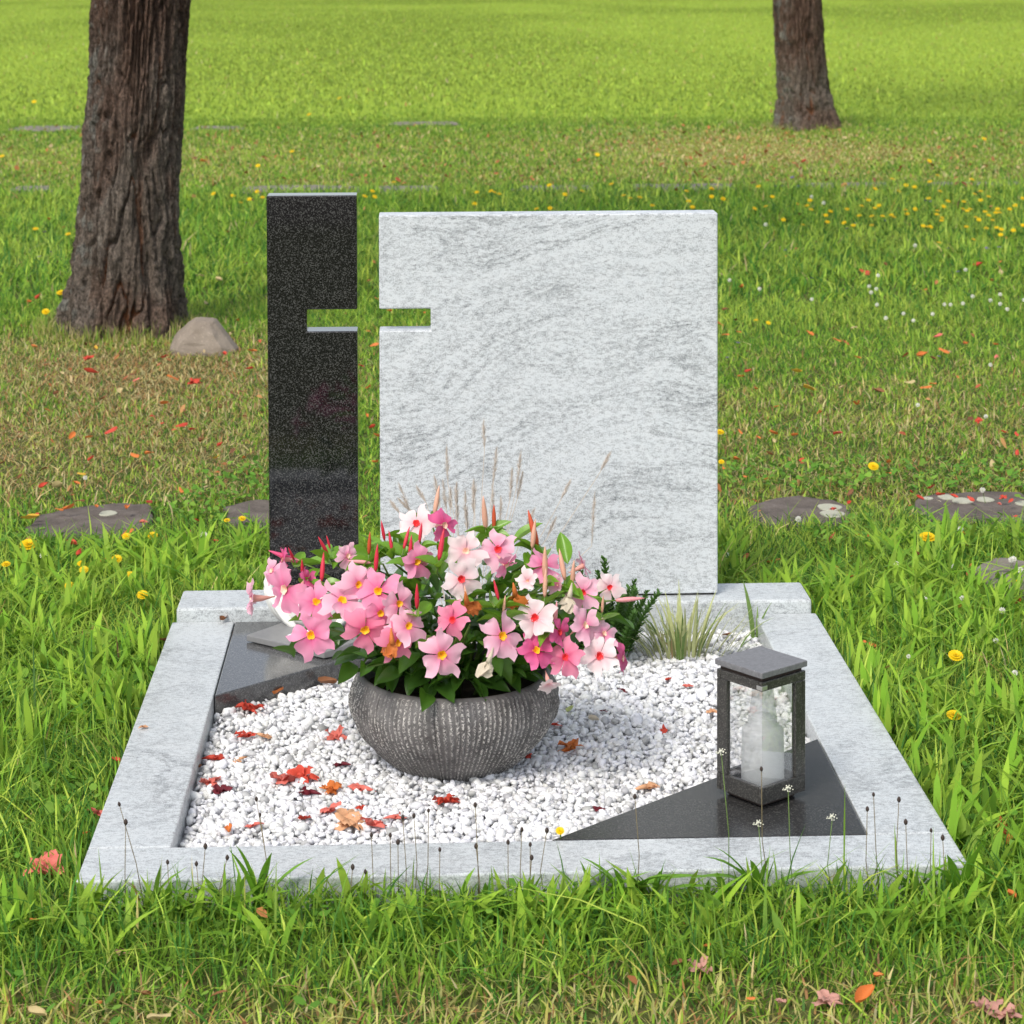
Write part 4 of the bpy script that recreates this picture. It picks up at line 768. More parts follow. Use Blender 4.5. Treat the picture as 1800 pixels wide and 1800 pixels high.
# ------------------------------------------------------------------ the flowering plant
def petal_grid(L_, Wd, skew, curl, cup, seed, nu=8, nv=7):
    """petal along +x from the throat; pinwheel tip on one side"""
    rg = random.Random(seed)
    P = np.zeros((nu, nv, 3)); c = np.zeros((nu, nv, 3))
    for i in range(nu):
        u = i / (nu - 1)
        half = Wd * (0.26 + 0.74 * math.sin(min(1.0, u * 1.18) * math.pi * 0.56) ** 1.2) * (1.0 if u < 0.78 else math.sqrt(max(0.0, 1 - ((u - 0.78) / 0.235) ** 2.2)))
        for j in range(nv):
            v = j / (nv - 1) * 2 - 1
            x = 0.007 + L_ * u
            y = half * v
            if u > 0.5:
                k = (u - 0.5) / 0.5
                x += skew * k * k * max(0, v) ** 2.2 * 0.013
                y += skew * k * max(0, v) * 0.006
            z = curl * (u ** 2) * L_ + cup * (v * v) * half + 0.0026 * u * math.sin(u * 5 + v * 3.0 + seed * 1.7) + 0.0022 * u * u * math.sin(v * 6 + seed) + rg.uniform(-.0004, .0004)
            P[i, j] = (x, y, z)
            c[i, j] = (u, max(0, 1 - abs(v) * 2.2) * (1 - u) + 0.25 * (0.5 + 0.5 * math.sin(v * 14)) * (1 - u), 0)
    return P, c
PETALS = {}
for tone, mt in PET.items():
    PETALS[tone] = []
    for k in range(6):
        P, c = petal_grid(0.033 + 0.002 * (k % 2), 0.0190 + 0.0010 * (k % 3), 1.0, [-0.18, -0.38, -0.05, -0.26, 0.06, -0.5][k], [0.14, -0.18, 0.22, 0.02, -0.1, 0.08][k], k)
        PETALS[tone].append(grid_me('petal', P, mt, c))
def throat_mesh(mt):
    n = 14; prof = [(0.0092, 0.0038), (0.0084, 0.0036), (0.0066, 0.001), (0.0036, -0.004), (0.001, -0.006)]
    P = np.array([[(r * math.cos(2 * math.pi * k / n) * (1 + 0.12 * math.cos(5 * 2 * math.pi * k / n)), r * math.sin(2 * math.pi * k / n) * (1 + 0.12 * math.cos(5 * 2 * math.pi * k / n)), z) for k in range(n)] for r, z in prof])
    return grid_me('throat', P, mt, closed=True)
THROAT = {k: throat_mesh(M['throat_' + k]) for k in 'yrpn'}
def tube_mesh():
    path = [(0, 0, 0.0005), (0, 0, -0.008), (0, 0, -0.020), (0.001, 0, -0.032), (0.003, 0.001, -0.046), (0.006, 0.002, -0.056)]
    V, F = tube_vf(path, [0.0095, 0.0085, 0.0075, 0.005, 0.0022, 0.0015], 10, caps=False)
    return me('flower', V, F, M['tube_pale'])
TUBE = tube_mesh()

plant = thing('mandevilla', 'bushy mandevilla plant covered in pink trumpet flowers, growing in the ribbed bowl', 'flowering plant', (PX, PY, 0.07))
PB = Vector((PX, PY, 0.07))
rgf = random.Random(99)
for i, (pos, nrm, diam, tone, thr) in enumerate(FLOWERS):
    nv_ = Vector(nrm).normalized()
    nv_ = (nv_ + Vector((rgf.gauss(0, .16), rgf.gauss(0, .16), rgf.gauss(0, .16)))).normalized()
    q = nv_.to_track_quat('Z', 'Y') @ Quaternion((0, 0, 1), rgf.uniform(0, 6.28))
    s = diam / 0.107
    f = obj('flower', TUBE, plant, Vector(pos) - PB, q, s)
    if thr == 'n' and tone in ('hot',) : f['label'] = 'deep pink flower turned sideways'
    th = obj('throat', THROAT[thr], f)
    openn = 1.0
    for k in range(5):
        a = 2 * math.pi * k / 5 + rgf.uniform(-0.12, 0.12)
        tilt = rgf.uniform(-0.30, 0.10)
        if diam < 0.05: tilt = rgf.uniform(-0.9, -0.3)
        rot = (Quaternion((0, 0, 1), a) @ Quaternion((0, 1, 0), tilt) @ Quaternion((1, 0, 0), rgf.uniform(-0.32, 0.32)))
        obj('petal', PETALS[tone][rgf.randrange(6)], f, (0, 0, rgf.uniform(-.0006, .0006) + 0.0006 * k), rot, rgf.uniform(0.92, 1.06))

# leaves
def leaf_mesh(mt, fold, droop, seed, Ln=1.0, Wd=0.27):
    nu, nv = 8, 5
    P = np.zeros((nu, nv, 3))
    for i in range(nu):
        u = i / (nu - 1)
        half = Wd * (math.sin(math.pi * (u ** 0.85)) ** 0.8) if 0 < u < 1 else 0.006
        for j in range(nv):
            v = j / (nv - 1) * 2 - 1
            P[i, j] = (u * Ln, half * v, fold * abs(v) * half * 1.6 + droop * u * u + 0.02 * math.sin(u * 7 + seed + v))
    return grid_me('leaf', P, mt)
LEAF = [leaf_mesh(M['leaf_gloss'], .5, -.25, 0), leaf_mesh(M['leaf_gloss'], .3, -.4, 2), leaf_mesh(M['leaf_gloss'], .6, -.1, 4, 1, .24), leaf_mesh(M['leaf_gloss'], .2, -.5, 5, 1, .3)]
LEAFY = [leaf_mesh(M['leaf_young'], .5, -.15, 1, 1, .23), leaf_mesh(M['leaf_young'], .6, -.3, 3, 1, .27)]
CE = Vector((0.555, 0.60, 0.165)); RE = Vector((0.30, 0.235, 0.185))
nleaf = 0
def put_leaf(p, d, ln, young=False):
    q = d.to_track_quat('X', 'Z') @ Quaternion((1, 0, 0), rgf.uniform(-0.7, 0.7))
    obj('leaf', (LEAFY if young else LEAF)[rgf.randrange(2 if young else 4)], plant, p - PB, q, ln)
while nleaf < 152:
    a = rgf.uniform(0, 2 * math.pi); zz = rgf.uniform(-0.35, 1.0)
    rad = math.sqrt(max(0, 1 - zz * zz)); r = rgf.uniform(0.35, 0.98)
    n = Vector((rad * math.cos(a), rad * math.sin(a), zz))
    if n.y > 0.5 and rgf.random() < 0.75: continue
    p = CE + Vector((n.x * RE.x * r, n.y * RE.y * r, n.z * RE.z * r))
    off = Vector((p.x - PX, p.y - PY, 0))
    if p.z < 0.135: p.z = rgf.uniform(0.125, 0.15)
    if p.z < 0.15 and off.length > 0.135: p -= off.normalized() * (off.length - rgf.uniform(0.10, 0.135))
    low = p.z < 0.17
    d = (Vector((n.x, n.y, n.z * 0.5 + (0.28 if low else 0.0))) + Vector((rgf.gauss(0, .45), rgf.gauss(0, .45), rgf.gauss(0, .3)))).normalized()
    put_leaf(p, d, rgf.uniform(0.042, 0.062), zz > 0.25 and rgf.random() < 0.65)
    nleaf += 1
for k in range(62):                                          # skirt of leaves over the rim, thickest at the front
    a = -math.pi / 2 + rgf.gauss(0, 1.0)
    rr = rgf.uniform(0.07, 0.135)
    p = Vector((PX + rr * math.cos(a), PY + rr * math.sin(a), rgf.uniform(0.118, 0.155)))
    d = Vector((math.cos(a) + rgf.gauss(0, .5), math.sin(a) * .7 + rgf.gauss(0, .3), rgf.uniform(-.02, .75))).normalized()
    put_leaf(p, d, rgf.uniform(0.040, 0.056))
# deep inside the bush the leaves merge into one mass
iv, il = [], 0
for k in range(230):
    a = rgf.uniform(0, 2 * math.pi); zz = rgf.uniform(-0.3, 0.9); r = rgf.uniform(0.1, 0.72)
    rad = math.sqrt(1 - zz * zz)
    p = CE + Vector((rad * math.cos(a) * RE.x * r, rad * math.sin(a) * RE.y * r, zz * RE.z * r)) - PB
    d = Vector((math.cos(a) + rgf.gauss(0, .5), math.sin(a) + rgf.gauss(0, .5), rgf.uniform(-.3, .8))).normalized()
    q = d.to_track_quat('X', 'Z') @ Quaternion((1, 0, 0), rgf.uniform(-.8, .8))
    ln = rgf.uniform(.042, .06)
    for v in LEAF[k % 4].vertices: iv.append(p + q @ (v.co * ln))
lf = [tuple(pp.vertices) for pp in LEAF[0].polygons]; nlv = len(LEAF[0].vertices)
inf = [tuple(i + k * nlv for i in f) for k in range(230) for f in lf]
o_ = obj('inner_leaves', me('inner_leaves', iv, inf, M['leaf_gloss']), plant); o_['kind'] = 'stuff'
# buds
def bud_mesh(mt):
    path = [(0, 0, 0), (0, 0, .12), (0, 0, .35), (0, 0, .6), (0, 0, .85), (0, 0, 1)]
    return tube('bud', path, [0.03, 0.07, 0.088, 0.075, 0.04, 0.006], mt, 8)
BUDM = {k: bud_mesh(m_) for k, m_ in BUD.items()}
sv, sf = [], []
for p0, p1, c in BUDS:
    a, b = Vector(p0), Vector(p1)
    d = b - a; ln = max(d.length, 0.022)
    obj('bud', BUDM[c], plant, a - PB, d.to_track_quat('Z', 'Y'), ln * 1.12)
    # pedicel back into the plant and two young leaves at its foot
    m_ = a.lerp(CE, 0.25) + Vector((0, 0, 0.0))
    tube_vf([a - PB, (a - d.normalized() * 0.02) - PB, m_ - PB], [0.0014, 0.0016, 0.002], 5, sv, sf)
    if d.z > 0.5 * d.length:
        for k in range(3):
            an = rgf.uniform(0, 6.28)
            put_leaf(a - Vector((0, 0, 0.014)), Vector((math.cos(an), math.sin(an), rgf.uniform(.1, .9))).normalized(), rgf.uniform(0.035, 0.052), True)
for k in range(22):
    a = rgf.uniform(0, 6.28)
    e = CE + Vector((math.cos(a) * RE.x * .8, math.sin(a) * RE.y * .8, rgf.uniform(0, .9) * RE.z * .7))
    b0 = Vector((PX + math.cos(a) * 0.06, PY + math.sin(a) * 0.06, 0.085))
    mid = b0.lerp(e, 0.5) + Vector((0, 0, 0.04))
    tube_vf([b0 - PB, mid - PB, e - PB], [0.004, 0.003, 0.0015], 5, sv, sf)
obj('stems', me('stems', sv, sf, M['stem_green']), plant)

# ------------------------------------------------------------------ lantern and candle
def lantern():
    cx, cy = 1.038, 0.299
    rot = math.radians(45) - 0.1259
    hs = 0.0732 / math.sqrt(2)
    bh_ = hs - 0.0022
    t = thing('grave_lantern', 'square dark granite grave lantern with glass sides and a flat grey cap', 'lantern', (cx, cy, 0), (0, 0, rot))
    add = lambda nm, x0, x1, y0, y1, z0, z1, mt, bv=0.001: obj(nm, box(nm, x0, x1, y0, y1, z0, z1, mt, bv), t)
    fh = bh_ - 0.012
    add('foot', -fh, fh, -fh, fh, 0.0, 0.0075, M['seed_dark'], 0.0005)
    th = 0.008; zb0, zb1, zt0, zt1 = 0.008, 0.034, 0.186, 0.2005
    # body: lower tray, upper ring, two corner posts (front and back corners are glass)
    add('tray', -bh_, bh_, -bh_, -bh_ + th, zb0, zb1, M['granite_lantern'])
    add('tray', -bh_, bh_, bh_ - th, bh_, zb0, zb1, M['granite_lantern'])
    add('tray', -bh_, -bh_ + th, -bh_ + th + .0003, bh_ - th - .0003, zb0, zb1, M['granite_lantern'])
    add('tray', bh_ - th, bh_, -bh_ + th + .0003, bh_ - th - .0003, zb0, zb1, M['granite_lantern'])
    add('floor_plate', -bh_ + th + .0003, bh_ - th - .0003, -bh_ + th + .0003, bh_ - th - .0003, zb0, zb0 + 0.012, M['granite_lantern'])
    add('top_ring', -bh_, bh_, -bh_, -bh_ + th, zt0, zt1, M['granite_lantern'])
    add('top_ring', -bh_, bh_, bh_ - th, bh_, zt0, zt1, M['granite_lantern'])
    add('top_ring', -bh_, -bh_ + th, -bh_ + th + .0003, bh_ - th - .0003, zt0, zt1, M['granite_lantern'])
    add('top_ring', bh_ - th, bh_, -bh_ + th + .0003, bh_ - th - .0003, zt0, zt1, M['granite_lantern'])
    pw = 0.0225
    # after the turn local (-x,-y) is the corner nearest the camera, (-x,+y) left, (+x,-y) right
    z0p, z1p = zb1 + 0.0003, zt0 - 0.0003
    for sx, sy in ((-1, 1), (1, -1)):
        X0, X1 = sorted((sx * bh_, sx * (bh_ - th))); Y0, Y1 = sorted((sy * bh_, sy * (bh_ - pw)))
        add('corner_post', X0, X1, Y0, Y1, z0p, z1p, M['granite_lantern'])
        X0, X1 = sorted((sx * (bh_ - th - .0002), sx * (bh_ - pw))); Y0, Y1 = sorted((sy * bh_, sy * (bh_ - th)))
        add('corner_post', X0, X1, Y0, Y1, z0p, z1p, M['granite_lantern'])
    g = bh_ - 0.0035
    # glass panes, two at the open front corner and two at the back
    e = bh_ - pw + 0.0005
    add('glass_pane', -g, -g + 0.0016, -g, e, z0p, z1p, M['glass'], 0)
    add('glass_pane', -g + 0.0019, e, -g, -g + 0.0016, z0p, z1p, M['glass'], 0)
    add('glass_pane', g - 0.0016, g, -e, g, z0p, z1p, M['glass'], 0)
    add('glass_pane', -e, g - 0.0019, g - 0.0016, g, z0p, z1p, M['glass'], 0)
    add('clip', -bh_ - 0.0012, -bh_ - 0.0002, -bh_ - 0.0012, -bh_ + 0.011, zt0 + .002, zt0 + 0.0085, M['steel'], 0.0003)
    add('clip', -bh_ , -bh_ + 0.011, -bh_ - 0.0012, -bh_ - 0.0002, zt0 + .002, zt0 + 0.0085, M['steel'], 0.0003)
    nk = bh_ - 0.0045
    add('neck', -nk, nk, -nk, nk, zt1 + .0002, 0.2065, M['seed_dark'], 0)
    add('cap', -hs, hs, -hs, hs, 0.2068, 0.2165, M['cap'], 0.0012)
    # candle standing inside
    c = thing('grave_candle', 'white translucent candle with a narrower neck standing inside the glass lantern', 'candle', (cx + 0.002, cy - 0.004, 0.0202))
    prof = [(0.0, 0.0), (0.0325, 0.0), (0.034, 0.004), (0.034, 0.022), (0.0335, 0.05), (0.0332, 0.0855), (0.0318, 0.0885), (0.0250, 0.0925), (0.0228, 0.096), (0.0228, 0.1055), (0.0216, 0.1072), (0.0, 0.1072)]
    n = 40
    P = np.array([[(r * math.cos(2 * math.pi * k / n), r * math.sin(2 * math.pi * k / n), z) for k in range(n)] for r, z in prof])
    obj('wax_body', grid_me('wax_body', P, M['wax'], closed=True), c)
    t2 = NT('clear_plastic'); t2.base((0.9, 0.92, 0.92)); t2.set(0.08, 0.6)
    tp = t2.n('ShaderNodeBsdfTransparent'); m2 = t2.n('ShaderNodeMixShader'); m2.inputs[0].default_value = 0.62
    t2.l(t2.p.outputs[0], m2.inputs[1]); t2.l(tp.outputs[0], m2.inputs[2]); t2.l(m2.outputs[0], t2.out.inputs[0])
    prof = [(0.0222, 0.1074), (0.0205, 0.120), (0.0178, 0.140), (0.0172, 0.158), (0.0182, 0.164), (0.0, 0.1645)]
    P = np.array([[(r * math.cos(2 * math.pi * k / n), r * math.sin(2 * math.pi * k / n), z) for k in range(n)] for r, z in prof])
    obj('clear_neck', grid_me('clear_neck', P, t2.m, closed=True), c)
lantern()

# ------------------------------------------------------------------ small plants inside the border
def blade_strip(path, widths, side):
    V, F = [], []
    for p, w in zip(path, widths):
        V += [Vector(p) - side * w, Vector(p) + side * w]
    for i in range(len(path) - 1):
        F.append((2 * i, 2 * i + 1, 2 * i + 3, 2 * i + 2))
    return V, F

def blade_mesh(nm, mt, bend, w):
    path = [(bend * s * s, 0, s * (1 - 0.35 * bend * s)) for s in (0, .25, .5, .75, 1)]
    V, F = blade_strip(path, [w * .7, w, w * .9, w * .6, w * .06], Vector((0, 1, 0)))
    for i, v in enumerate(V):
        pass
    return me(nm, V, F, mt)
def sedge():
    t = thing('sedge_tuft', 'pale variegated sedge tuft in the gravel, in front of the base block', 'ornamental grass', (1.012, 1.165, -0.04))
    ms = [blade_mesh('blade', M[k], b, w) for k in ('sedge', 'sedge', 'sedge_green', 'sedge_dry') for b, w in ((.15, .024), (.4, .022), (.7, .022))]
    r = random.Random(5)
    for k in range(140):
        a = r.uniform(0, 6.28); q = r.random()
        kind = r.choices([0, 1, 2, 3], [4, 3, 2.4, 1.6])[0]
        m = ms[kind * 3 + r.choices([0, 1, 2], [4, 3, 1.2])[0]]
        x, y = r.gauss(0, .042), r.gauss(0, .02)
        tilt = Quaternion((0, 1, 0), r.uniform(0.0, 0.30) + abs(x) * 5)
        az = math.atan2(y * 1.5 + r.gauss(0, .015), x + r.gauss(0, .012))
        ln = r.uniform(0.075, 0.15) * (0.55 if kind == 3 else 1)
        obj('blade', m, t, (x, y, 0), Quaternion((0, 0, 1), az) @ tilt @ Quaternion((0, 0, 1), 0), ln)
    t2 = thing('grass_sprout', 'small upright green sprout of three blades at the right kerb', 'grass sprout', (1.166, 1.27, -0.04))
    for k, (a, ln, tl) in enumerate(((2.0, .125, .12), (0.4, .085, .28), (1.4, .07, .2))):
        obj('blade', blade_mesh('blade', M['sedge_green'], .2, .045), t2, (0.004 * k, 0, 0), Quaternion((0, 0, 1), a) @ Quaternion((0, 1, 0), tl), ln)
sedge()

def shrub():
    t = thing('dwarf_shrub', 'small dark green needle leaved shrub right of the flower bowl', 'shrub', (0.862, 1.14, -0.045))
    def sprig(seed):
        rg = random.Random(seed)
        V, F = [], []
        path = [Vector((0.10 * s * s, 0.02 * math.sin(s * 3 + seed), s)) for s in (0, .2, .4, .6, .8, 1)]
        tube_vf(path, [.018, .016, .014, .012, .009, .004], 4, V, F)
        for k in range(78):
            s = 0.12 + 0.88 * (k / 78); p = Vector((0.10 * s * s, 0.02 * math.sin(s * 3 + seed), s))
            a = k * 2.4; up = 0.5 + 0.5 * s
            d = Vector((math.cos(a), math.sin(a), up)).normalized()
            sd = d.cross(Vector((0, 0, 1))).normalized() * 0.024
            ln = 0.15 * (1.1 - 0.6 * s)
            b = len(V); V += [p - sd * .5, p + sd * .5, p + d * ln * .6 + sd, p + d * ln, p + d * ln * .6 - sd]
            F.append((b, b + 1, b + 2, b + 3, b + 4))
        return me('sprig', V, F, M['shrub'], False)
    ms = [sprig(k) for k in range(4)]
    r = random.Random(8)
    for k in range(46):
        a = r.uniform(0, 6.28); rad = r.uniform(0, 1) ** .6
        x, y = math.cos(a) * rad * 0.045, math.sin(a) * rad * 0.04
        ln = r.uniform(0.09, 0.19) * (1.0 - 0.25 * rad)
        obj('sprig', ms[k % 4], t, (x, y, r.uniform(0, .03)), Quaternion((0, 0, 1), a + r.gauss(0, .3)) @ Quaternion((0, 1, 0), rad * 0.42 + r.gauss(0, .1)), ln)
shrub()

def feather_grass():
    t = thing('feather_grass', 'dry pale feather grass plumes rising behind the flowers against the headstone', 'ornamental grass', (0.60, 1.17, -0.045))
    r = random.Random(3)
    b = Vector((0.60, 1.17, -0.045))
    for a, c in PLUMES:
        a, c = Vector(a), Vector(c)
        V, F = [], []
        root = Vector((b.x + (c.x - b.x) * 0.25 + r.gauss(0, .008), 1.17 + r.gauss(0, .008), -0.045))
        mid = root.lerp(c, 0.55) + Vector(((c.x - b.x) * -0.06, 0, 0.02))
        tube_vf([root - b, mid - b, c - b, a.lerp(c, .4) - b, a - b], [.0012, .001, .0009, .0007, .0003], 4, V, F)
        d = (a - c)
        for k in range(150):
            s = r.random() ** 0.9; p = c.lerp(a, s) - b
            w = 0.0062 * math.sin(math.pi * min(1, s * .9 + .1)) + 0.001
            e = Vector((r.gauss(0, 1), r.gauss(0, 1), 0)).normalized() * w + d.normalized() * 0.012
            sd = e.cross(Vector((r.gauss(0, 1), r.gauss(0, 1), r.gauss(0, 1)))).normalized() * 0.0005
            i0 = len(V); V += [p - sd, p + sd, p + e]; F.append((i0, i0 + 1, i0 + 2))
        obj('plume', me('plume', V, F, M['plume'], False), t)
feather_grass()

# ------------------------------------------------------------------ litter
def crumple(mt, seed, lying=False):
    rg = random.Random(seed); V, F = [], []
    for k in range(4 if lying else 6):
        a = (rg.uniform(-.9, .9) if lying else 2 * math.pi * k / 6 + rg.uniform(-.4, .4)); up = rg.uniform(0.0, 0.7) if lying else rg.uniform(0.3, 1.5)
        d = Vector((math.cos(a), math.sin(a), up)).normalized(); s = Vector((-math.sin(a), math.cos(a), rg.uniform(-.5, .5))).normalized(); n = d.cross(s)
        b = len(V); ln = rg.uniform(.38, .6)
        for i in range(5):
            u = i / 4
            for j in range(4):
                v = j / 3 * 2 - 1
                w = 0.22 * math.sin(min(1, .25 + u * .8) * math.pi * .8)
                curl = rg.uniform(-.09, .09) - 0.30 * u * u * (1 if k % 2 else .4)
                p = d * ln * u + s * w * v + n * (curl + 0.07 * math.sin(v * 4 + k)) + Vector((rg.uniform(-.04, .04), rg.uniform(-.04, .04), rg.uniform(-.04, .04)))
                p.z = max(p.z, -0.02)
                V.append(p)
        for i in range(4):
            for j in range(3):
                F.append((b + i * 4 + j, b + i * 4 + j + 1, b + i * 4 + j + 5, b + i * 4 + j + 4))
    a = math.pi + rg.uniform(-.3, .3) if lying else rg.uniform(0, 6.28); d = Vector((math.cos(a), math.sin(a), 0))
    tube_vf([Vector((0, 0, .08)), d * .25 + Vector((0, 0, .09)), d * .6 + Vector((0, 0, .05))], [.12, .09, .02], 6, V, F)
    return me('fallen_blossom', V, F, mt)
def leaf_lit(mt, seed, wide, curl):
    rg = random.Random(seed); nu, nv = 7, 5
    P = np.zeros((nu, nv, 3))
    for i in range(nu):
        u = i / (nu - 1); half = wide * (math.sin(math.pi * (0.06 + 0.9 * u)) ** 0.75)
        for j in range(nv):
            v = j / (nv - 1) * 2 - 1
            x, y = u - .5, half * v
            z = curl * (v * v) * half * 1.4 + 0.35 * curl * (x * x) * 2 + 0.05 * math.sin(u * 5 + seed + v * 2) + rg.uniform(-.02, .02) + 0.06
            P[i, j] = (x, y, z)
    return grid_me('fallen_leaf', P, mt)
for i_, (pos, c_) in enumerate(WILTED):
    w_ = obj('wilted_bloom', crumple(LIT[c_], 40 + i_, True), plant, Vector(pos) - PB, (rgf.uniform(-.6, .6), rgf.uniform(.8, 1.5), rgf.uniform(0, 6)), 0.042)
    w_['label'] = 'shrivelled ' + ('orange' if c_ == 'orange' else 'brownish') + ' bloom'
LM = {}
def litmesh(kind, c, k):
    key = (kind, c, k)
    if key not in LM:
        if kind == 'blossom': LM[key] = crumple(LIT[c], k * 7 + len(c))
        elif kind == 'petal': LM[key] = crumple(LIT[c], k * 5 + 2, True)
        else: LM[key] = leaf_lit(LIT[c], k * 3 + 2, .24, [.4, .9, -.5][k % 3])
    return LM[key]
rl = random.Random(77)
NOUN = {'blossom': ('fallen_blossom', 'fallen blossom'), 'petal': ('fallen_petal', 'fallen petal'), 'leaf': ('fallen_leaf', 'fallen leaf')}
CW = {'red': 'red', 'orange': 'orange', 'coral': 'coral pink', 'peach': 'peach coloured', 'tan': 'tan', 'yellow': 'yellow', 'brown': 'brown', 'maroon': 'dark maroon', 'green': 'pale green', 'beige': 'beige'}
def camx(p):                      # left-to-right order seen from the path
    d = Vector(p) - CAM
    return d.dot(rgt) / d.dot(fwd)
def place_ordinal(items, make, noun, where, group):
    """items sorted left to right get an ordinal label each, a single one gets none"""
    items = sorted(items, key=lambda it: camx(it[0]))
    for i, it in enumerate(items):
        lab = ('%s %s' % (noun, where)) if len(items) == 1 else '%s %s from left, %s' % (ordinal(i), noun, where)
        make(it, lab, group if len(items) > 1 else None)
groups = {}
for p, s, k, c in GRAVEL_LITTER:
    groups.setdefault((k, c), []).append((p, s))
for (k, c), its in groups.items():
    def mk(it, lab, grp, k=k, c=c):
        p, s = it
        ad = {'blossom': 'crumpled', 'petal': 'curled', 'leaf': 'curled'}[k]
        s = s * (1.12 if k == 'blossom' else 1.0)
        o = obj(NOUN[k][0], litmesh(k, c, rl.randrange(3)), None, (p[0], p[1], p[2] + 0.001), (rl.uniform(-.25, .25), rl.uniform(-.25, .25), rl.uniform(0, 6.28)), s)
        tag(o, lab, NOUN[k][1].split()[1], grp)
    place_ordinal(its, mk, ('withered ' if k == 'blossom' else 'curled ') + CW[c] + ' ' + NOUN[k][1], 'on the white gravel', CW[c] + ' ' + NOUN[k][1] + 's on the gravel')
for (p, s, k, c), lab in zip(KERB_LITTER, ['small brown fallen leaf on the left kerbstone against the base block', 'pale pink fallen petal on the outer edge of the left kerbstone']):
    tag(obj(NOUN[k][0], litmesh(k, c, 1), None, p, (0, 0, 1.1), s), lab, NOUN[k][1].split()[1])
groups = {}
for p, s, c in LITTER:
    x, y = p[0], p[1]
    if y < -0.0: rgn = 'in grass before the grave'
    elif y < 1.9: rgn = 'in grass left of the grave' if x < 0.6 else 'in grass right of the grave'
    elif y < 2.75: rgn = 'near the left sunken stones' if x < 0.6 else 'near the right sunken stones'
    elif y < 4.6: rgn = 'below the thick tree' if x < 0.15 else ('in the gap between the gravestones' if x < 0.7 else 'on lawn right of the headstone')
    elif y < 9.5: rgn = 'beside the thick tree foot' if x < 0.15 else ('behind the headstone slots' if x < 0.7 else 'on farther lawn right of the headstone')
    else: rgn = 'on the far lawn near the distant tree' if x > 0.6 else 'on the far lawn behind the thick tree'
    groups.setdefault((rgn, c), []).append((p, s))
for (rgn, c), its in groups.items():
    def mk(it, lab, grp, c=c):
        p, s = it
        if 2.0 < p[1] < 2.75 and p[0] > 1.0: s *= .62
        big = c in ('red', 'coral') and rl.random() < .35
        if p[1] < 0.0 and c == 'coral': s *= .85; o = obj('fallen_leaf', litmesh('blossom', 'faded', rl.randrange(3)), None, (p[0], p[1], p[2] - .020), (0, 0, rl.uniform(0, 6.28)), s)
        else: o = obj('fallen_leaf', litmesh('blossom' if big else 'leaf', c, rl.randrange(3)), None, (p[0], p[1], p[2] - (.012 if p[1] < -.1 else 0)), (rl.uniform(-.5, .5), rl.uniform(-.5, .5), rl.uniform(0, 6.28)), s * (.8 if p[1] < -.1 else 1))
        tag(o, lab, 'leaf', grp)
    place_ordinal(its, mk, ('faded pink' if c == 'coral' and rgn == 'in grass before the grave' else CW[c]) + ' fallen leaf', rgn, CW[c] + ' leaves ' + rgn)

# ------------------------------------------------------------------ wild flowers
def daisy_mesh(mt, n1, n2, stem, nm):
    V, F = [], []
    tube_vf([(0, 0, -stem), (0.05, 0, -stem * .5), (0, 0, -0.02)], [.045, .04, .05], 5, V, F)
    nst = len(F)
    for ring, (n, r, z, el) in enumerate(((n1, .5, 0.02, .12), (n2, .33, .06, .35), (7, .18, .1, .8))):
        for k in range(n):
            a = 2 * math.pi * k / n + ring * .3
            d = Vector((math.cos(a), math.sin(a), el)).normalized(); s = Vector((-math.sin(a), math.cos(a), 0)) * (r * 2.6 / n)
            b = len(V); c0 = Vector((0, 0, z))
            V += [c0 + d * .05 - s * .4, c0 + d * .05 + s * .4, c0 + d * r * .8 + s, c0 + d * r * .8 - s, c0 + d * r]
            F += [(b, b + 1, b + 2, b + 3), (b + 3, b + 2, b + 4)]
    m = me(nm, V, F, M['stem_green'], False); m.materials.append(mt)
    m.polygons.foreach_set('material_index', [0 if i < nst else 1 for i in range(len(F))])
    return m
YF1 = daisy_mesh(M['yellow_petal'], 10, 8, 3.2, 'yellow_flower')
rw = random.Random(5)
def ordinal_flowers(items, mesh, name, noun, split, rot, k=1.0):
    gs = {}
    for it in items: gs.setdefault(split(it[0]), []).append(it)
    for where, its in gs.items():
        def mk(it, lab, grp):
            tag(obj(name, mesh, None, it[0], rot(), it[1] * k), lab, 'flower', grp)
        place_ordinal(its, mk, noun, where, noun + 's ' + where)
ordinal_flowers(YELLOW, YF1, 'yellow_flower', 'small yellow flower',
                lambda p: 'near the thick tree' if p[0] < .2 else ('above the headstone top' if p[0] < 2.2 else ('in the upper right lawn, far row' if p[1] > 8.8 else 'in the upper right lawn, near row')),
                lambda: (rw.uniform(.1, .7), rw.uniform(-.3, .3), rw.uniform(-.5, .5)))
def near_head():
    V, F = [], []
    for ring, (n, r, z, el) in enumerate(((17, .5, 0.0, .08), (14, .38, .04, .3), (10, .25, .08, .6), (7, .14, .1, 1.1))):
        for k in range(n):
            a = 2 * math.pi * k / n + ring * .21
            d = Vector((math.cos(a), math.sin(a), el)).normalized(); s = Vector((-math.sin(a), math.cos(a), 0)) * (r * 2.5 / n)
            b = len(V); c0 = Vector((0, 0, z))
            V += [c0 + d * .04 - s * .5, c0 + d * .04 + s * .5, c0 + d * r * .92 + s, c0 + d * r * .92 - s, c0 + d * r + s * .45, c0 + d * r - s * .45]
            F += [(b, b + 1, b + 2, b + 3), (b + 3, b + 2, b + 4, b + 5)]
    return me('flower_head', V, F, M['yellow_petal'], False)
NH = near_head()
gl = [it for it in YELLOW_NEAR if it[0][0] < 0.2 and it[0][1] < 2.6]
gr = [it for it in YELLOW_NEAR if it[0][0] > 1.0]
gt = [it for it in YELLOW_NEAR if it not in gl and it not in gr]
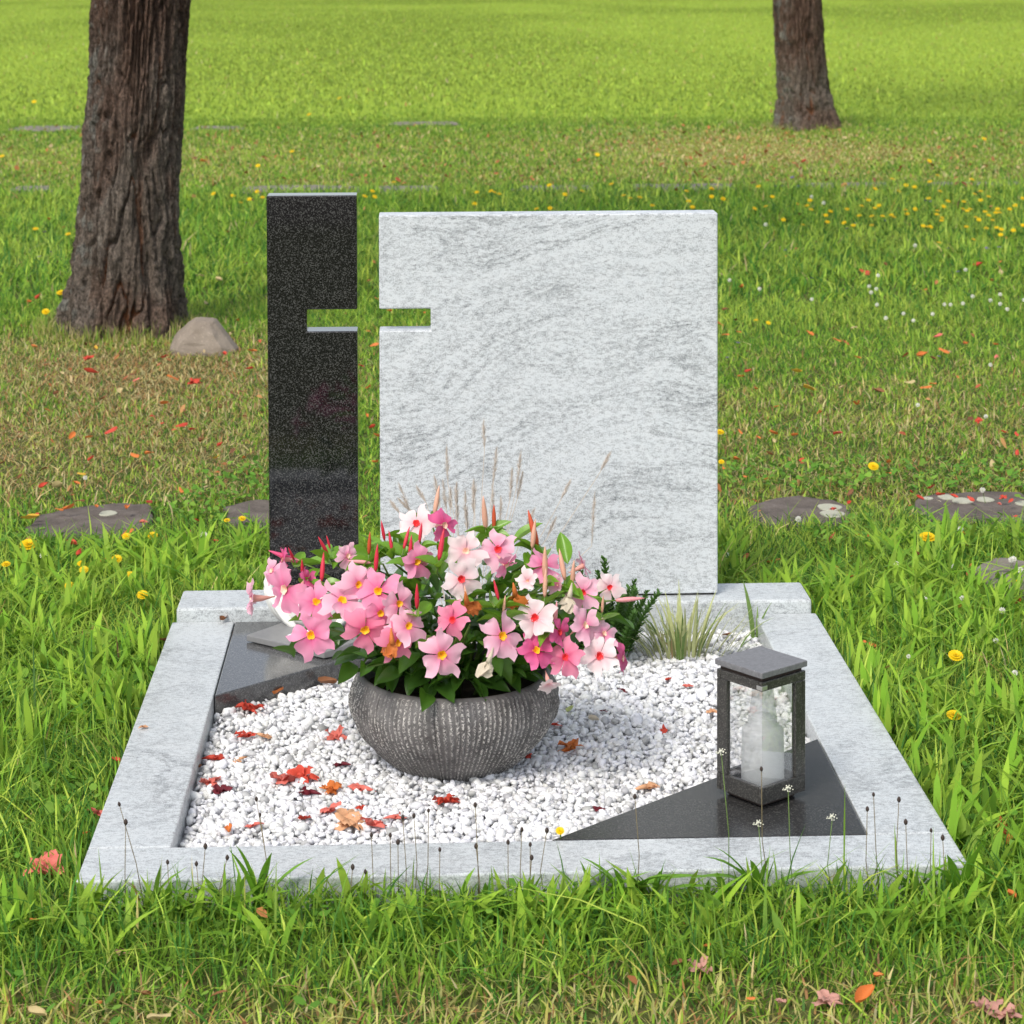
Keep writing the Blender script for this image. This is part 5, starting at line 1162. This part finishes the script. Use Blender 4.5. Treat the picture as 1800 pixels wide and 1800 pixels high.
def mk_y(it, lab, grp):
    p, s = it
    t = thing('dandelion', lab, 'flower', p, None, grp)
    h = p[2] - G
    obj('flower_head', NH, t, (0, 0, 0), (rw.uniform(.3, .9), rw.uniform(-.2, .2), rw.uniform(0, 6)) if False else Quaternion((1, 0, 0), rw.uniform(.25, .8)) @ Quaternion((0, 0, 1), rw.uniform(0, 6)), s)
    obj('stem', tube('stem', [(0, .004, -h), (0.003, .003, -h * .5), (0, .001, -.001)], [.0014, .0013, .0014], M['stem_green'], 5), t)
place_ordinal(gl, mk_y, 'yellow dandelion flower', 'in the grass left of the grave', 'dandelions left of the grave')
place_ordinal(gr, mk_y, 'yellow dandelion flower', 'in the grass right of the headstone', 'dandelions right of the grave')
place_ordinal(gt, mk_y, 'yellow dandelion flower', 'beside the thick tree or the front kerb', 'other dandelions')
def clover_mesh():
    V, F = [], []
    tube_vf([(0, 0, -2.5), (0.03, 0, -1.2), (0, 0, -.3)], [.05, .045, .05], 5, V, F); nst = len(F)
    for k in range(46):
        z = 1 - 2 * (k + .5) / 46; r = math.sqrt(1 - z * z); a = k * 2.4
        d = Vector((r * math.cos(a), r * math.sin(a), z)); s = d.orthogonal().normalized() * .075; w = d.cross(s)
        b = len(V); V += [d * .2 - s, d * .2 + s, d * .5 + s * .5 + Vector((0, 0, .06)), d * .5 - s * .5 + Vector((0, 0, .06)), d * .2 - w, d * .2 + w, d * .5 + w * .5, d * .5 - w * .5]
        F += [(b, b + 1, b + 2, b + 3), (b + 4, b + 5, b + 6, b + 7)]
    m = me('clover_flower', V, F, M['stem_green'], False); m.materials.append(M['white_petal'])
    m.polygons.foreach_set('material_index', [0 if i < nst else 1 for i in range(len(F))]); return m
CM = clover_mesh()
ordinal_flowers(CLOVER, CM, 'clover_flower', 'white clover flower',
                lambda p: 'left of the grave' if p[0] < .3 else ('in lush grass right of the grave' if p[1] < 2.6 else 'on farther lawn right of the headstone'),
                lambda: (rw.uniform(-.3, .3), rw.uniform(-.3, .3), rw.uniform(0, 6)), .78)
PM = daisy_mesh(M['purple_petal'], 6, 5, 2.6, 'purple_flower')
ordinal_flowers(PURPLE, PM, 'purple_flower', 'tiny purple flower',
                lambda p: 'near the thick tree' if p[0] < .3 else 'on lawn right of the headstone', lambda: (rw.uniform(.1, .6), 0, rw.uniform(0, 6)))

# ------------------------------------------------------------------ plantain stalks and rosettes along the kerb
SH = [me('seed_head', *tube_vf([(0, 0, -.5), (0, 0, -.3), (0, 0, 0), (0, 0, .3), (0, 0, .5)], [.1, .27, .34, .24, .06], 8), M['seed_dark'])]
def umbel():
    V, F = [], []; r = random.Random(2)
    for k in range(26):
        d = Vector((r.gauss(0, 1), r.gauss(0, 1), r.uniform(-.1, 1.2))).normalized() * r.uniform(.25, .5)
        b = len(V); s = .07
        V += [d + Vector(q) * s for q in ((1, 0, 0), (-1, 0, 0), (0, 1, 0), (0, -1, 0), (0, 0, 1), (0, 0, -1))]
        F += [(b + i, b + j, b + k2) for i in (0, 1) for j in (2, 3) for k2 in (4, 5)]
    return me('flower_head', V, F, M['seed_white'], False)
UM = umbel()
def mk_st(it, lab, grp, kind):
    hd, ft = Vector(it[0]), Vector(it[1])
    ft = Vector((ft.x, ft.y, G)) + (Vector((0, 0, 0)))
    t = thing('plantain_stalk', lab, 'weed', ft, None, grp)
    d = hd - ft
    mid = d * .5 + Vector((rw.gauss(0, .004), rw.gauss(0, .004), 0))
    m_ = M['stem_brown'] if kind == 'd' else M['stem_green']
    obj('stem', tube('stem', [(0, 0, 0), mid, d], [.0008, .00065, .00055], m_, 5), t)
    obj('seed_head' if kind == 'd' else 'flower_head', SH[0] if kind == 'd' else UM, t, d, d.to_track_quat('Z', 'Y'), rw.uniform(.0065, .0095) if kind == 'd' else .016)
place_ordinal([s_ for s_ in STALKS if s_[2] == 'd'], lambda it, l_, g_: mk_st(it, l_, g_, 'd'), 'thin stalk with a dark seed head', 'along the front kerb', 'dark headed stalks along the front kerb')
place_ordinal([s_ for s_ in STALKS if s_[2] == 'w'], lambda it, l_, g_: mk_st(it, l_, g_, 'w'), 'thin green stalk with a pale flower head', 'before the lantern', 'pale headed stalks before the lantern')

def lance(mt, bend, wd, seed):
    nu, nv = 9, 5; P = np.zeros((nu, nv, 3))
    for i in range(nu):
        u = i / (nu - 1); half = wd * (0.25 + .75 * math.sin(math.pi * min(1, u * .95 + .05)) ** .9) * (1 if u < .8 else max(.02, 1 - ((u - .8) / .2) ** 1.6))
        for j in range(nv):
            v = j / (nv - 1) * 2 - 1
            P[i, j] = (bend * u * u, half * v, u * (1 - .35 * bend * u) + 0) 
            P[i, j, 0] -= .5 * abs(v) * half
    return grid_me('leaf', P, mt)
LNC = [lance(M['plantain'], .2, .06, 1), lance(M['plantain'], .55, .075, 2), lance(M['plantain'], .9, .085, 3), lance(M['plantain'], .4, .05, 4)]
def mk_ros(it, lab, grp):
    p, h = it
    p = (p[0], min(p[1], -0.018), p[2])
    t = thing('plantain', lab, 'weed', p, None, grp)
    for k in range(rw.randint(6, 9)):
        a = 2 * math.pi * k / 8 + rw.uniform(-.4, .4)
        if math.sin(a) > 0.1: a = -a                            # leaves turn away from the stone
        obj('leaf', LNC[rw.randrange(4)], t, (0, 0, -.004), Quaternion((0, 0, 1), a) @ Quaternion((0, 1, 0), rw.uniform(.0, .42)), h * rw.uniform(.9, 1.4))
place_ordinal([(p, h) for p, h in ROSETTES], mk_ros, 'leafy plantain rosette', 'growing along the front kerb', 'plantain rosettes along the front kerb')

# ------------------------------------------------------------------ grass
def region(x, y):
    """dryness 0..1, height factor, density factor, colour weights of the lawn as it grows here"""
    n1 = fbm(x * 1.3 + 20, y * 1.3 + 40, 3); n2 = fbm(x * 5 + 3, y * 5 + 8, 2)
    dry = np.zeros_like(x)
    dry = np.maximum(dry, 1.25 * np.exp(-(((x + 0.45) / 0.62) ** 2 + ((y - 4.35) / 0.75) ** 2)))
    dry = np.maximum(dry, 0.80 * sst(0.30, -0.05, x) * sst(2.3, 2.8, y) * sst(5.6, 4.6, y))
    dry = np.maximum(dry, 0.42 * sst(0.3, 0.6, x) * sst(2.2, 2.6, y) * sst(5.2, 3.2, y))
    dry = np.maximum(dry, 0.62 * sst(-0.22, -0.36, y))
    dry = np.maximum(dry, 1.1 * np.exp(-(((x - 2.9) / 1.3) ** 2 + ((y - 13.3) / 1.8) ** 2)))
    dry = np.maximum(dry, 0.4 * sst(10.4, 10.9, y) * sst(16.5, 13.0, y))
    dry = np.clip(dry * (0.55 + 0.9 * n1) + 0.25 * (n2 - 0.5) , 0, 1)
    h = np.full_like(x, 0.045)
    h = np.where(y < -0.15, 0.036 + 0.02 * sst(-0.4, -0.15, y), h)
    h = np.where((y >= -0.15) & (y < 0), 0.06, h)
    h = np.where((y >= 0) & (y < 2.25), 0.060 - 0.016 * sst(1.8, 2.2, y), h)
    h = np.where((y >= 2.25) & (y < 5.2), 0.031, h)
    h = np.where((y >= 5.2) & (y < 10.4), 0.040 + 0.022 * sst(5.2, 7, y), h)
    h = np.where(y >= 10.4, 0.036, h)
    h = h * (1 - 0.45 * dry) * (0.7 + 0.6 * n2)
    return dry, h, n1, n2

def inpoly(x, y, pl, grow):
    c = (sum(p[0] for p in pl) / len(pl), sum(p[1] for p in pl) / len(pl))
    x = (x - c[0]) / grow + c[0]; y = (y - c[1]) / grow + c[1]; q = pl
    ins = np.zeros(len(x), bool); n = len(pl)
    for i in range(n):
        x1, y1 = q[i]; x2, y2 = q[(i + 1) % n]
        cond = ((y1 > y) != (y2 > y)) & (x < (x2 - x1) * (y - y1) / (y2 - y1 + 1e-12) + x1)
        ins ^= cond
    return ins

def wedge_points(d0, d1, dens, rg, margin=0.7):
    k = 0.24
    area = k * (d1 * d1 - d0 * d0) + 2 * margin * (d1 - d0)
    n = int(area * dens)
    D = rg.uniform(d0, d1, int(n * 2.2)); wmax = 2 * (k * d1 + margin)
    keep = rg.rand(len(D)) < 2 * (k * D + margin) / wmax
    D = D[keep][:n]; s = rg.uniform(-1, 1, len(D)) * (k * D + margin)
    x = CAM.x + D * math.sin(YAW) + s * math.cos(YAW); y = CAM.y + D * math.cos(YAW) - s * math.sin(YAW)
    ok = ~((x > 0.001) & (x < 1.299) & (y > 0.001) & (y < L + BD - 0.001))
    for k_, pl in enumerate(STONES): ok &= ~(inpoly(x, y, pl, 0.92 + 0.16 * fbm(x * 14, y * 14 + 30, 2) if k_ < 5 else 0.85) & (rg.rand(len(x)) < (0.985 if k_ < 5 else 0.66)))
    ok &= ((x + 0.615) / 0.22) ** 2 + ((y - 5.30) / 0.2) ** 2 > 1
    ok &= ((x - 3.62) / 0.22) ** 2 + ((y - 15.3) / 0.22) ** 2 > 1
    return x[ok], y[ok]

def blade_field(name, x, y, h, w, lean, col, nseg, rg):
    n = len(x)
    az = rg.uniform(0, 2 * np.pi, n)
    for _ in range(6):
        tx = x + np.cos(az) * lean * h * 1.1; ty = y + np.sin(az) * lean * h * 1.1
        hit = (tx > -0.004) & (tx < 1.304) & (ty > -0.004) & (ty < L + BD + 0.004)
        az = np.where(hit, rg.uniform(0, 2 * np.pi, n), az)
    lean = np.where(hit, 0.05, lean)
    fa = az + np.pi / 2 + rg.normal(0, .5, n)
    dx, dy = np.cos(az), np.sin(az); sx, sy = np.cos(fa), np.sin(fa)
    rows = []
    cc = []
    for i in range(nseg + 1):
        s = i / nseg
        px = x + dx * lean * h * s ** 1.8; py = y + dy * lean * h * s ** 1.8
        pz = G - 0.004 + h * s * (1 - 0.28 * np.minimum(lean, 1.4) * s)
        if i < nseg:
            ww = w * (0.75 if i == 0 else 1.0 - 0.45 * max(0, s - .4))
            rows += [np.stack([px - sx * ww, py - sy * ww, pz], 1), np.stack([px + sx * ww, py + sy * ww, pz], 1)]
            cc += [col, col]
        else:
            rows.append(np.stack([px, py, pz], 1)); cc.append(col)
    k = 2 * nseg + 1
    V = np.stack(rows, 1).reshape(-1, 3); Cc = np.stack(cc, 1).reshape(-1, 3)
    base = (np.arange(n) * k)[:, None]
    loops = []; tot = []
    for i in range(nseg - 1):
        loops.append(base + np.array([[2 * i, 2 * i + 1, 2 * i + 3, 2 * i + 2]])); tot.append(4)
    loops.append(base + np.array([[2 * nseg - 2, 2 * nseg - 1, 2 * nseg]])); tot.append(3)
    per = sum(tot)
    Lp = np.concatenate(loops, 1).ravel()
    T = np.tile(np.array(tot), n)
    St = np.concatenate([[0], np.cumsum(T)[:-1]])
    return np_me(name, V, Lp, St, T, M['grass'], Cc)

GREEN = np.array([0.205, 0.375, 0.034]); LIME = np.array([0.40, 0.53, 0.075]); DEEP = np.array([0.075, 0.21, 0.025])
OLIVE = np.array([0.35, 0.38, 0.085]); STRAW = np.array([0.64, 0.54, 0.25]); BROWN = np.array([0.42, 0.23, 0.095])
def grass_colour(x, y, dry, n1, n2, rg):
    n = len(x); r = rg.rand(n)
    far = sst(10, 22, y)[:, None]
    c = GREEN[None] * (1 - far) + np.array([0.232, 0.322, 0.042])[None] * far
    big = fbm(x * 0.16 + 5, y * 0.07 + 2, 3)
    m = (np.where(y > 14, sst(0.36, 0.62, big) * 0.7, sst(0.35, 0.65, n1) * 0.55))[:, None]
    c = c * (1 - m) + (LIME[None] * m)
    c = np.where((r < 0.27)[:, None] & (far < .5), DEEP[None] * 1.0, c)
    c = np.where(((r > 0.78) & (r < 0.93))[:, None], LIME[None] * 1.15, c)
    d2 = rg.rand(n) < dry * 0.92
    pick = rg.rand(n)
    dc = np.where((pick < .55)[:, None], OLIVE[None], np.where((pick < .86)[:, None], STRAW[None], BROWN[None]))
    dc = np.where(((y < -.15) & (pick < .75))[:, None], np.array([[.52, .50, .15]]), dc)
    browner = np.exp(-(((x + 0.4) / 0.65) ** 2 + ((y - 4.2) / 0.8) ** 2)) + np.exp(-(((x - 3.0) / 1.1) ** 2 + ((y - 13.2) / 1.5) ** 2))
    dc = np.where((rg.rand(n) < .7 * browner)[:, None], np.where((pick < .5)[:, None], BROWN[None], STRAW[None]), dc)
    c = np.where(d2[:, None], dc, c)
    return c * np.where(y[:, None] > 14, rg.uniform(0.86, 1.12, (n, 1)), rg.uniform(0.72, 1.25, (n, 1))) * np.stack([rg.uniform(.9, 1.1, n), np.ones(n), rg.uniform(.8, 1.2, n)], 1)

rgg = np.random.RandomState(31)
def lawn(nm, label, d0, d1, dens, wk, nseg, hk=1.0, lean=0.7):
    x, y = wedge_points(d0, d1, dens, rgg)
    dry, h, n1, n2 = region(x, y)
    keep = rgg.rand(len(x)) > 0.35 * sst(.6, 1, dry)
    x, y, dry, h, n1, n2 = (q[keep] for q in (x, y, dry, h, n1, n2))
    h = h * hk * np.exp(rgg.normal(0, .30, len(x)))
    col = grass_colour(x, y, dry, n1, n2, rgg)
    w = wk * rgg.uniform(.6, 1.3, len(x))
    tag(obj(nm, blade_field(nm, x, y, h, w, np.abs(rgg.normal(lean, .4, len(x))), col, nseg, rgg)), label, 'grass', kind='stuff')
lawn('near_grass', 'uncut green grass around the grave', 2.72, 5.1, 15000, .0017, 3)
lawn('middle_grass', 'shorter dry and green grass behind the grave', 5.1, 9.2, 8500, .0022, 2)
lawn('lawn_grass', 'mown lawn between the two trees', 9.2, 20, 2600, .0045, 2)
lawn('far_lawn_grass', 'bright far lawn', 20, 92, 230, .018, 1, 1.15, .5)
# broad lance-leaved weeds mixed into the lush grass either side and in front
def weeds():
    xs, ys = wedge_points(2.75, 5.6, 420, rgg)
    lush = ((ys > -0.17) & (ys < 2.0))
    xs, ys = xs[lush], ys[lush]
    k = (fbm(xs * 2.2 + 60, ys * 2.2, 2) > 0.40) | ((ys < 0) & (ys > -.12))
    xs, ys = xs[k], ys[k]
    X = np.repeat(xs, 6) + rgg.normal(0, .012, len(xs) * 6); Y = np.repeat(ys, 6) + rgg.normal(0, .012, len(xs) * 6)
    ok = ~((X > -0.002) & (X < 1.302) & (Y > -0.002) & (Y < L + BD)); X, Y = X[ok], Y[ok]
    n = len(X)
    h = rgg.uniform(.05, .125, n) * np.where((Y < 0), .8, 1)
    base = np.where((rgg.rand(n) < .5)[:, None], np.array([0.21, 0.41, 0.032])[None], np.array([0.33, 0.52, 0.05])[None])
    col = base * rgg.uniform(.75, 1.2, (n, 1))
    tag(obj('broad_leaf_weeds', blade_field('broad_leaf_weeds', X, Y, h, rgg.uniform(.0035, .0075, n), np.abs(rgg.normal(.65, .4, n)), col, 4, rgg)), 'lush broad leaved weeds mixed in the grass beside the grave', 'weeds', kind='stuff')
weeds()
def thatch():
    # dead clippings and dry stems lying on the dry patches and in the sward
    xs, ys = wedge_points(2.75, 9.0, 3600, rgg)
    dry, h, n1, n2 = region(xs, ys)
    k = rgg.rand(len(xs)) < (0.05 + 0.9 * dry) * np.where(ys < 0, .5, 1)
    xs, ys = xs[k], ys[k]; n = len(xs)
    c = np.where((rgg.rand(n) < .6)[:, None], STRAW[None], BROWN[None]) * rgg.uniform(.7, 1.25, (n, 1))
    tag(obj('dry_thatch', blade_field('dry_thatch', xs, ys, rgg.uniform(.02, .045, n), rgg.uniform(.0008, .0016, n), rgg.uniform(1.2, 2.2, n), c, 2, rgg)), 'dead straw and clippings in the dry grass', 'thatch', kind='stuff')
thatch()

def foot_grass():
    X, Y, H_, Cc = [], [], [], []
    for cx, cy, rx, ry, n in ((-0.615, 5.30, .255, .225, 1500), (3.62, 15.3, .29, .25, 500)):
        a = rgg.uniform(0, 2 * np.pi, n); r = 1 + np.abs(rgg.normal(0, .16, n))
        X.append(cx + rx * r * np.cos(a)); Y.append(cy + ry * r * np.sin(a)); H_.append(rgg.uniform(.03, .10, n) / r)
        p = rgg.rand(n)[:, None]
        Cc.append(np.where(p < .45, OLIVE[None], np.where(p < .75, STRAW[None] * .8, GREEN[None])) * rgg.uniform(.7, 1.2, (n, 1)))
    X, Y, H_, Cc = (np.concatenate(q) for q in (X, Y, H_, Cc))
    tag(obj('tree_foot_grass', blade_field('tree_foot_grass', X, Y, H_, rgg.uniform(.001, .0022, len(X)), np.abs(rgg.normal(.4, .3, len(X))), Cc, 3, rgg)), 'longer dry grass round the tree feet', 'grass', kind='stuff')
foot_grass()
def ground_cover():
    # small round clover-like leaves low in the sward
    x, y = wedge_points(2.75, 6.2, 2600, rgg)
    k = (fbm(x * 3 + 11, y * 3 + 90, 2) > 0.53) & ((y > -.16) | (rgg.rand(len(x)) < .15))
    k &= ~((x > -.012) & (x < 1.312) & (y > -.012) & (y < L + BD + .012))
    x, y = x[k], y[k]; n = len(x)
    z = G + rgg.uniform(.012, .045, n); r = rgg.uniform(.0045, .009, n)
    t1 = rgg.normal(0, .45, n); t2 = rgg.normal(0, .45, n)
    V = []
    for j in range(6):
        a = j * np.pi / 3
        px, py = np.cos(a) * r, np.sin(a) * r * .85
        V.append(np.stack([x + px, y + py, z + px * t1 + py * t2], 1))
    V = np.stack(V, 1).reshape(-1, 3)
    c = np.where((rgg.rand(n) < .6)[:, None], np.array([[.15, .34, .04]]), np.array([[.25, .44, .06]])) * rgg.uniform(.75, 1.2, (n, 1))
    tag(obj('clover_cover', np_me('clover_cover', V, np.arange(6 * n), np.arange(n) * 6, np.full(n, 6), M['grass'], np.repeat(c, 6, 0))), 'low clover leaves in the grass', 'clover', kind='stuff')
ground_cover()

def leaf_scraps():
    # small bits of dead leaf and bark, too many and too small to count
    x, y = wedge_points(2.75, 19.0, 42, rgg)
    dry, h, n1, n2 = region(x, y)
    k = rgg.rand(len(x)) < (0.10 + 1.0 * dry) * np.where(y < 0, .8, 1)
    k &= ~((x > -.03) & (x < 1.33) & (y > -.03) & (y < L + BD + .03))
    x, y, h = x[k], y[k], h[k]; n = len(x)
    z = G + h * .6 + .008; r = rgg.uniform(.005, .013, n) * np.where(y > 9, 1.7, 1); az = rgg.uniform(0, 6.28, n); t1 = rgg.normal(0, .5, n); t2 = rgg.normal(0, .5, n)
    V = []
    for ux, uy in ((-1, 0), (-.3, .5), (.5, .45), (1, 0), (.4, -.5), (-.4, -.42)):
        px = (ux * np.cos(az) - uy * np.sin(az)) * r; py = (ux * np.sin(az) + uy * np.cos(az)) * r
        V.append(np.stack([x + px, y + py, z + px * t1 + py * t2 + .4 * np.abs(uy) * r], 1))
    V = np.stack(V, 1).reshape(-1, 3)
    pal = np.array([[.30, .13, .05], [.42, .17, .06], [.50, .26, .10], [.22, .10, .05], [.48, .12, .06], [.55, .42, .22]])
    c = pal[rgg.randint(0, 6, n)] * rgg.uniform(.7, 1.15, (n, 1))
    tag(obj('leaf_scraps', np_me('leaf_scraps', V, np.arange(6 * n), np.arange(n) * 6, np.full(n, 6), M['scrap'], np.repeat(c, 6, 0))), 'small scraps of dead leaf in the grass', 'leaf litter', kind='stuff')
M['scrap'] = foliage('leaf_scrap', None, 0.6, 0.2, 0.2)
leaf_scraps()
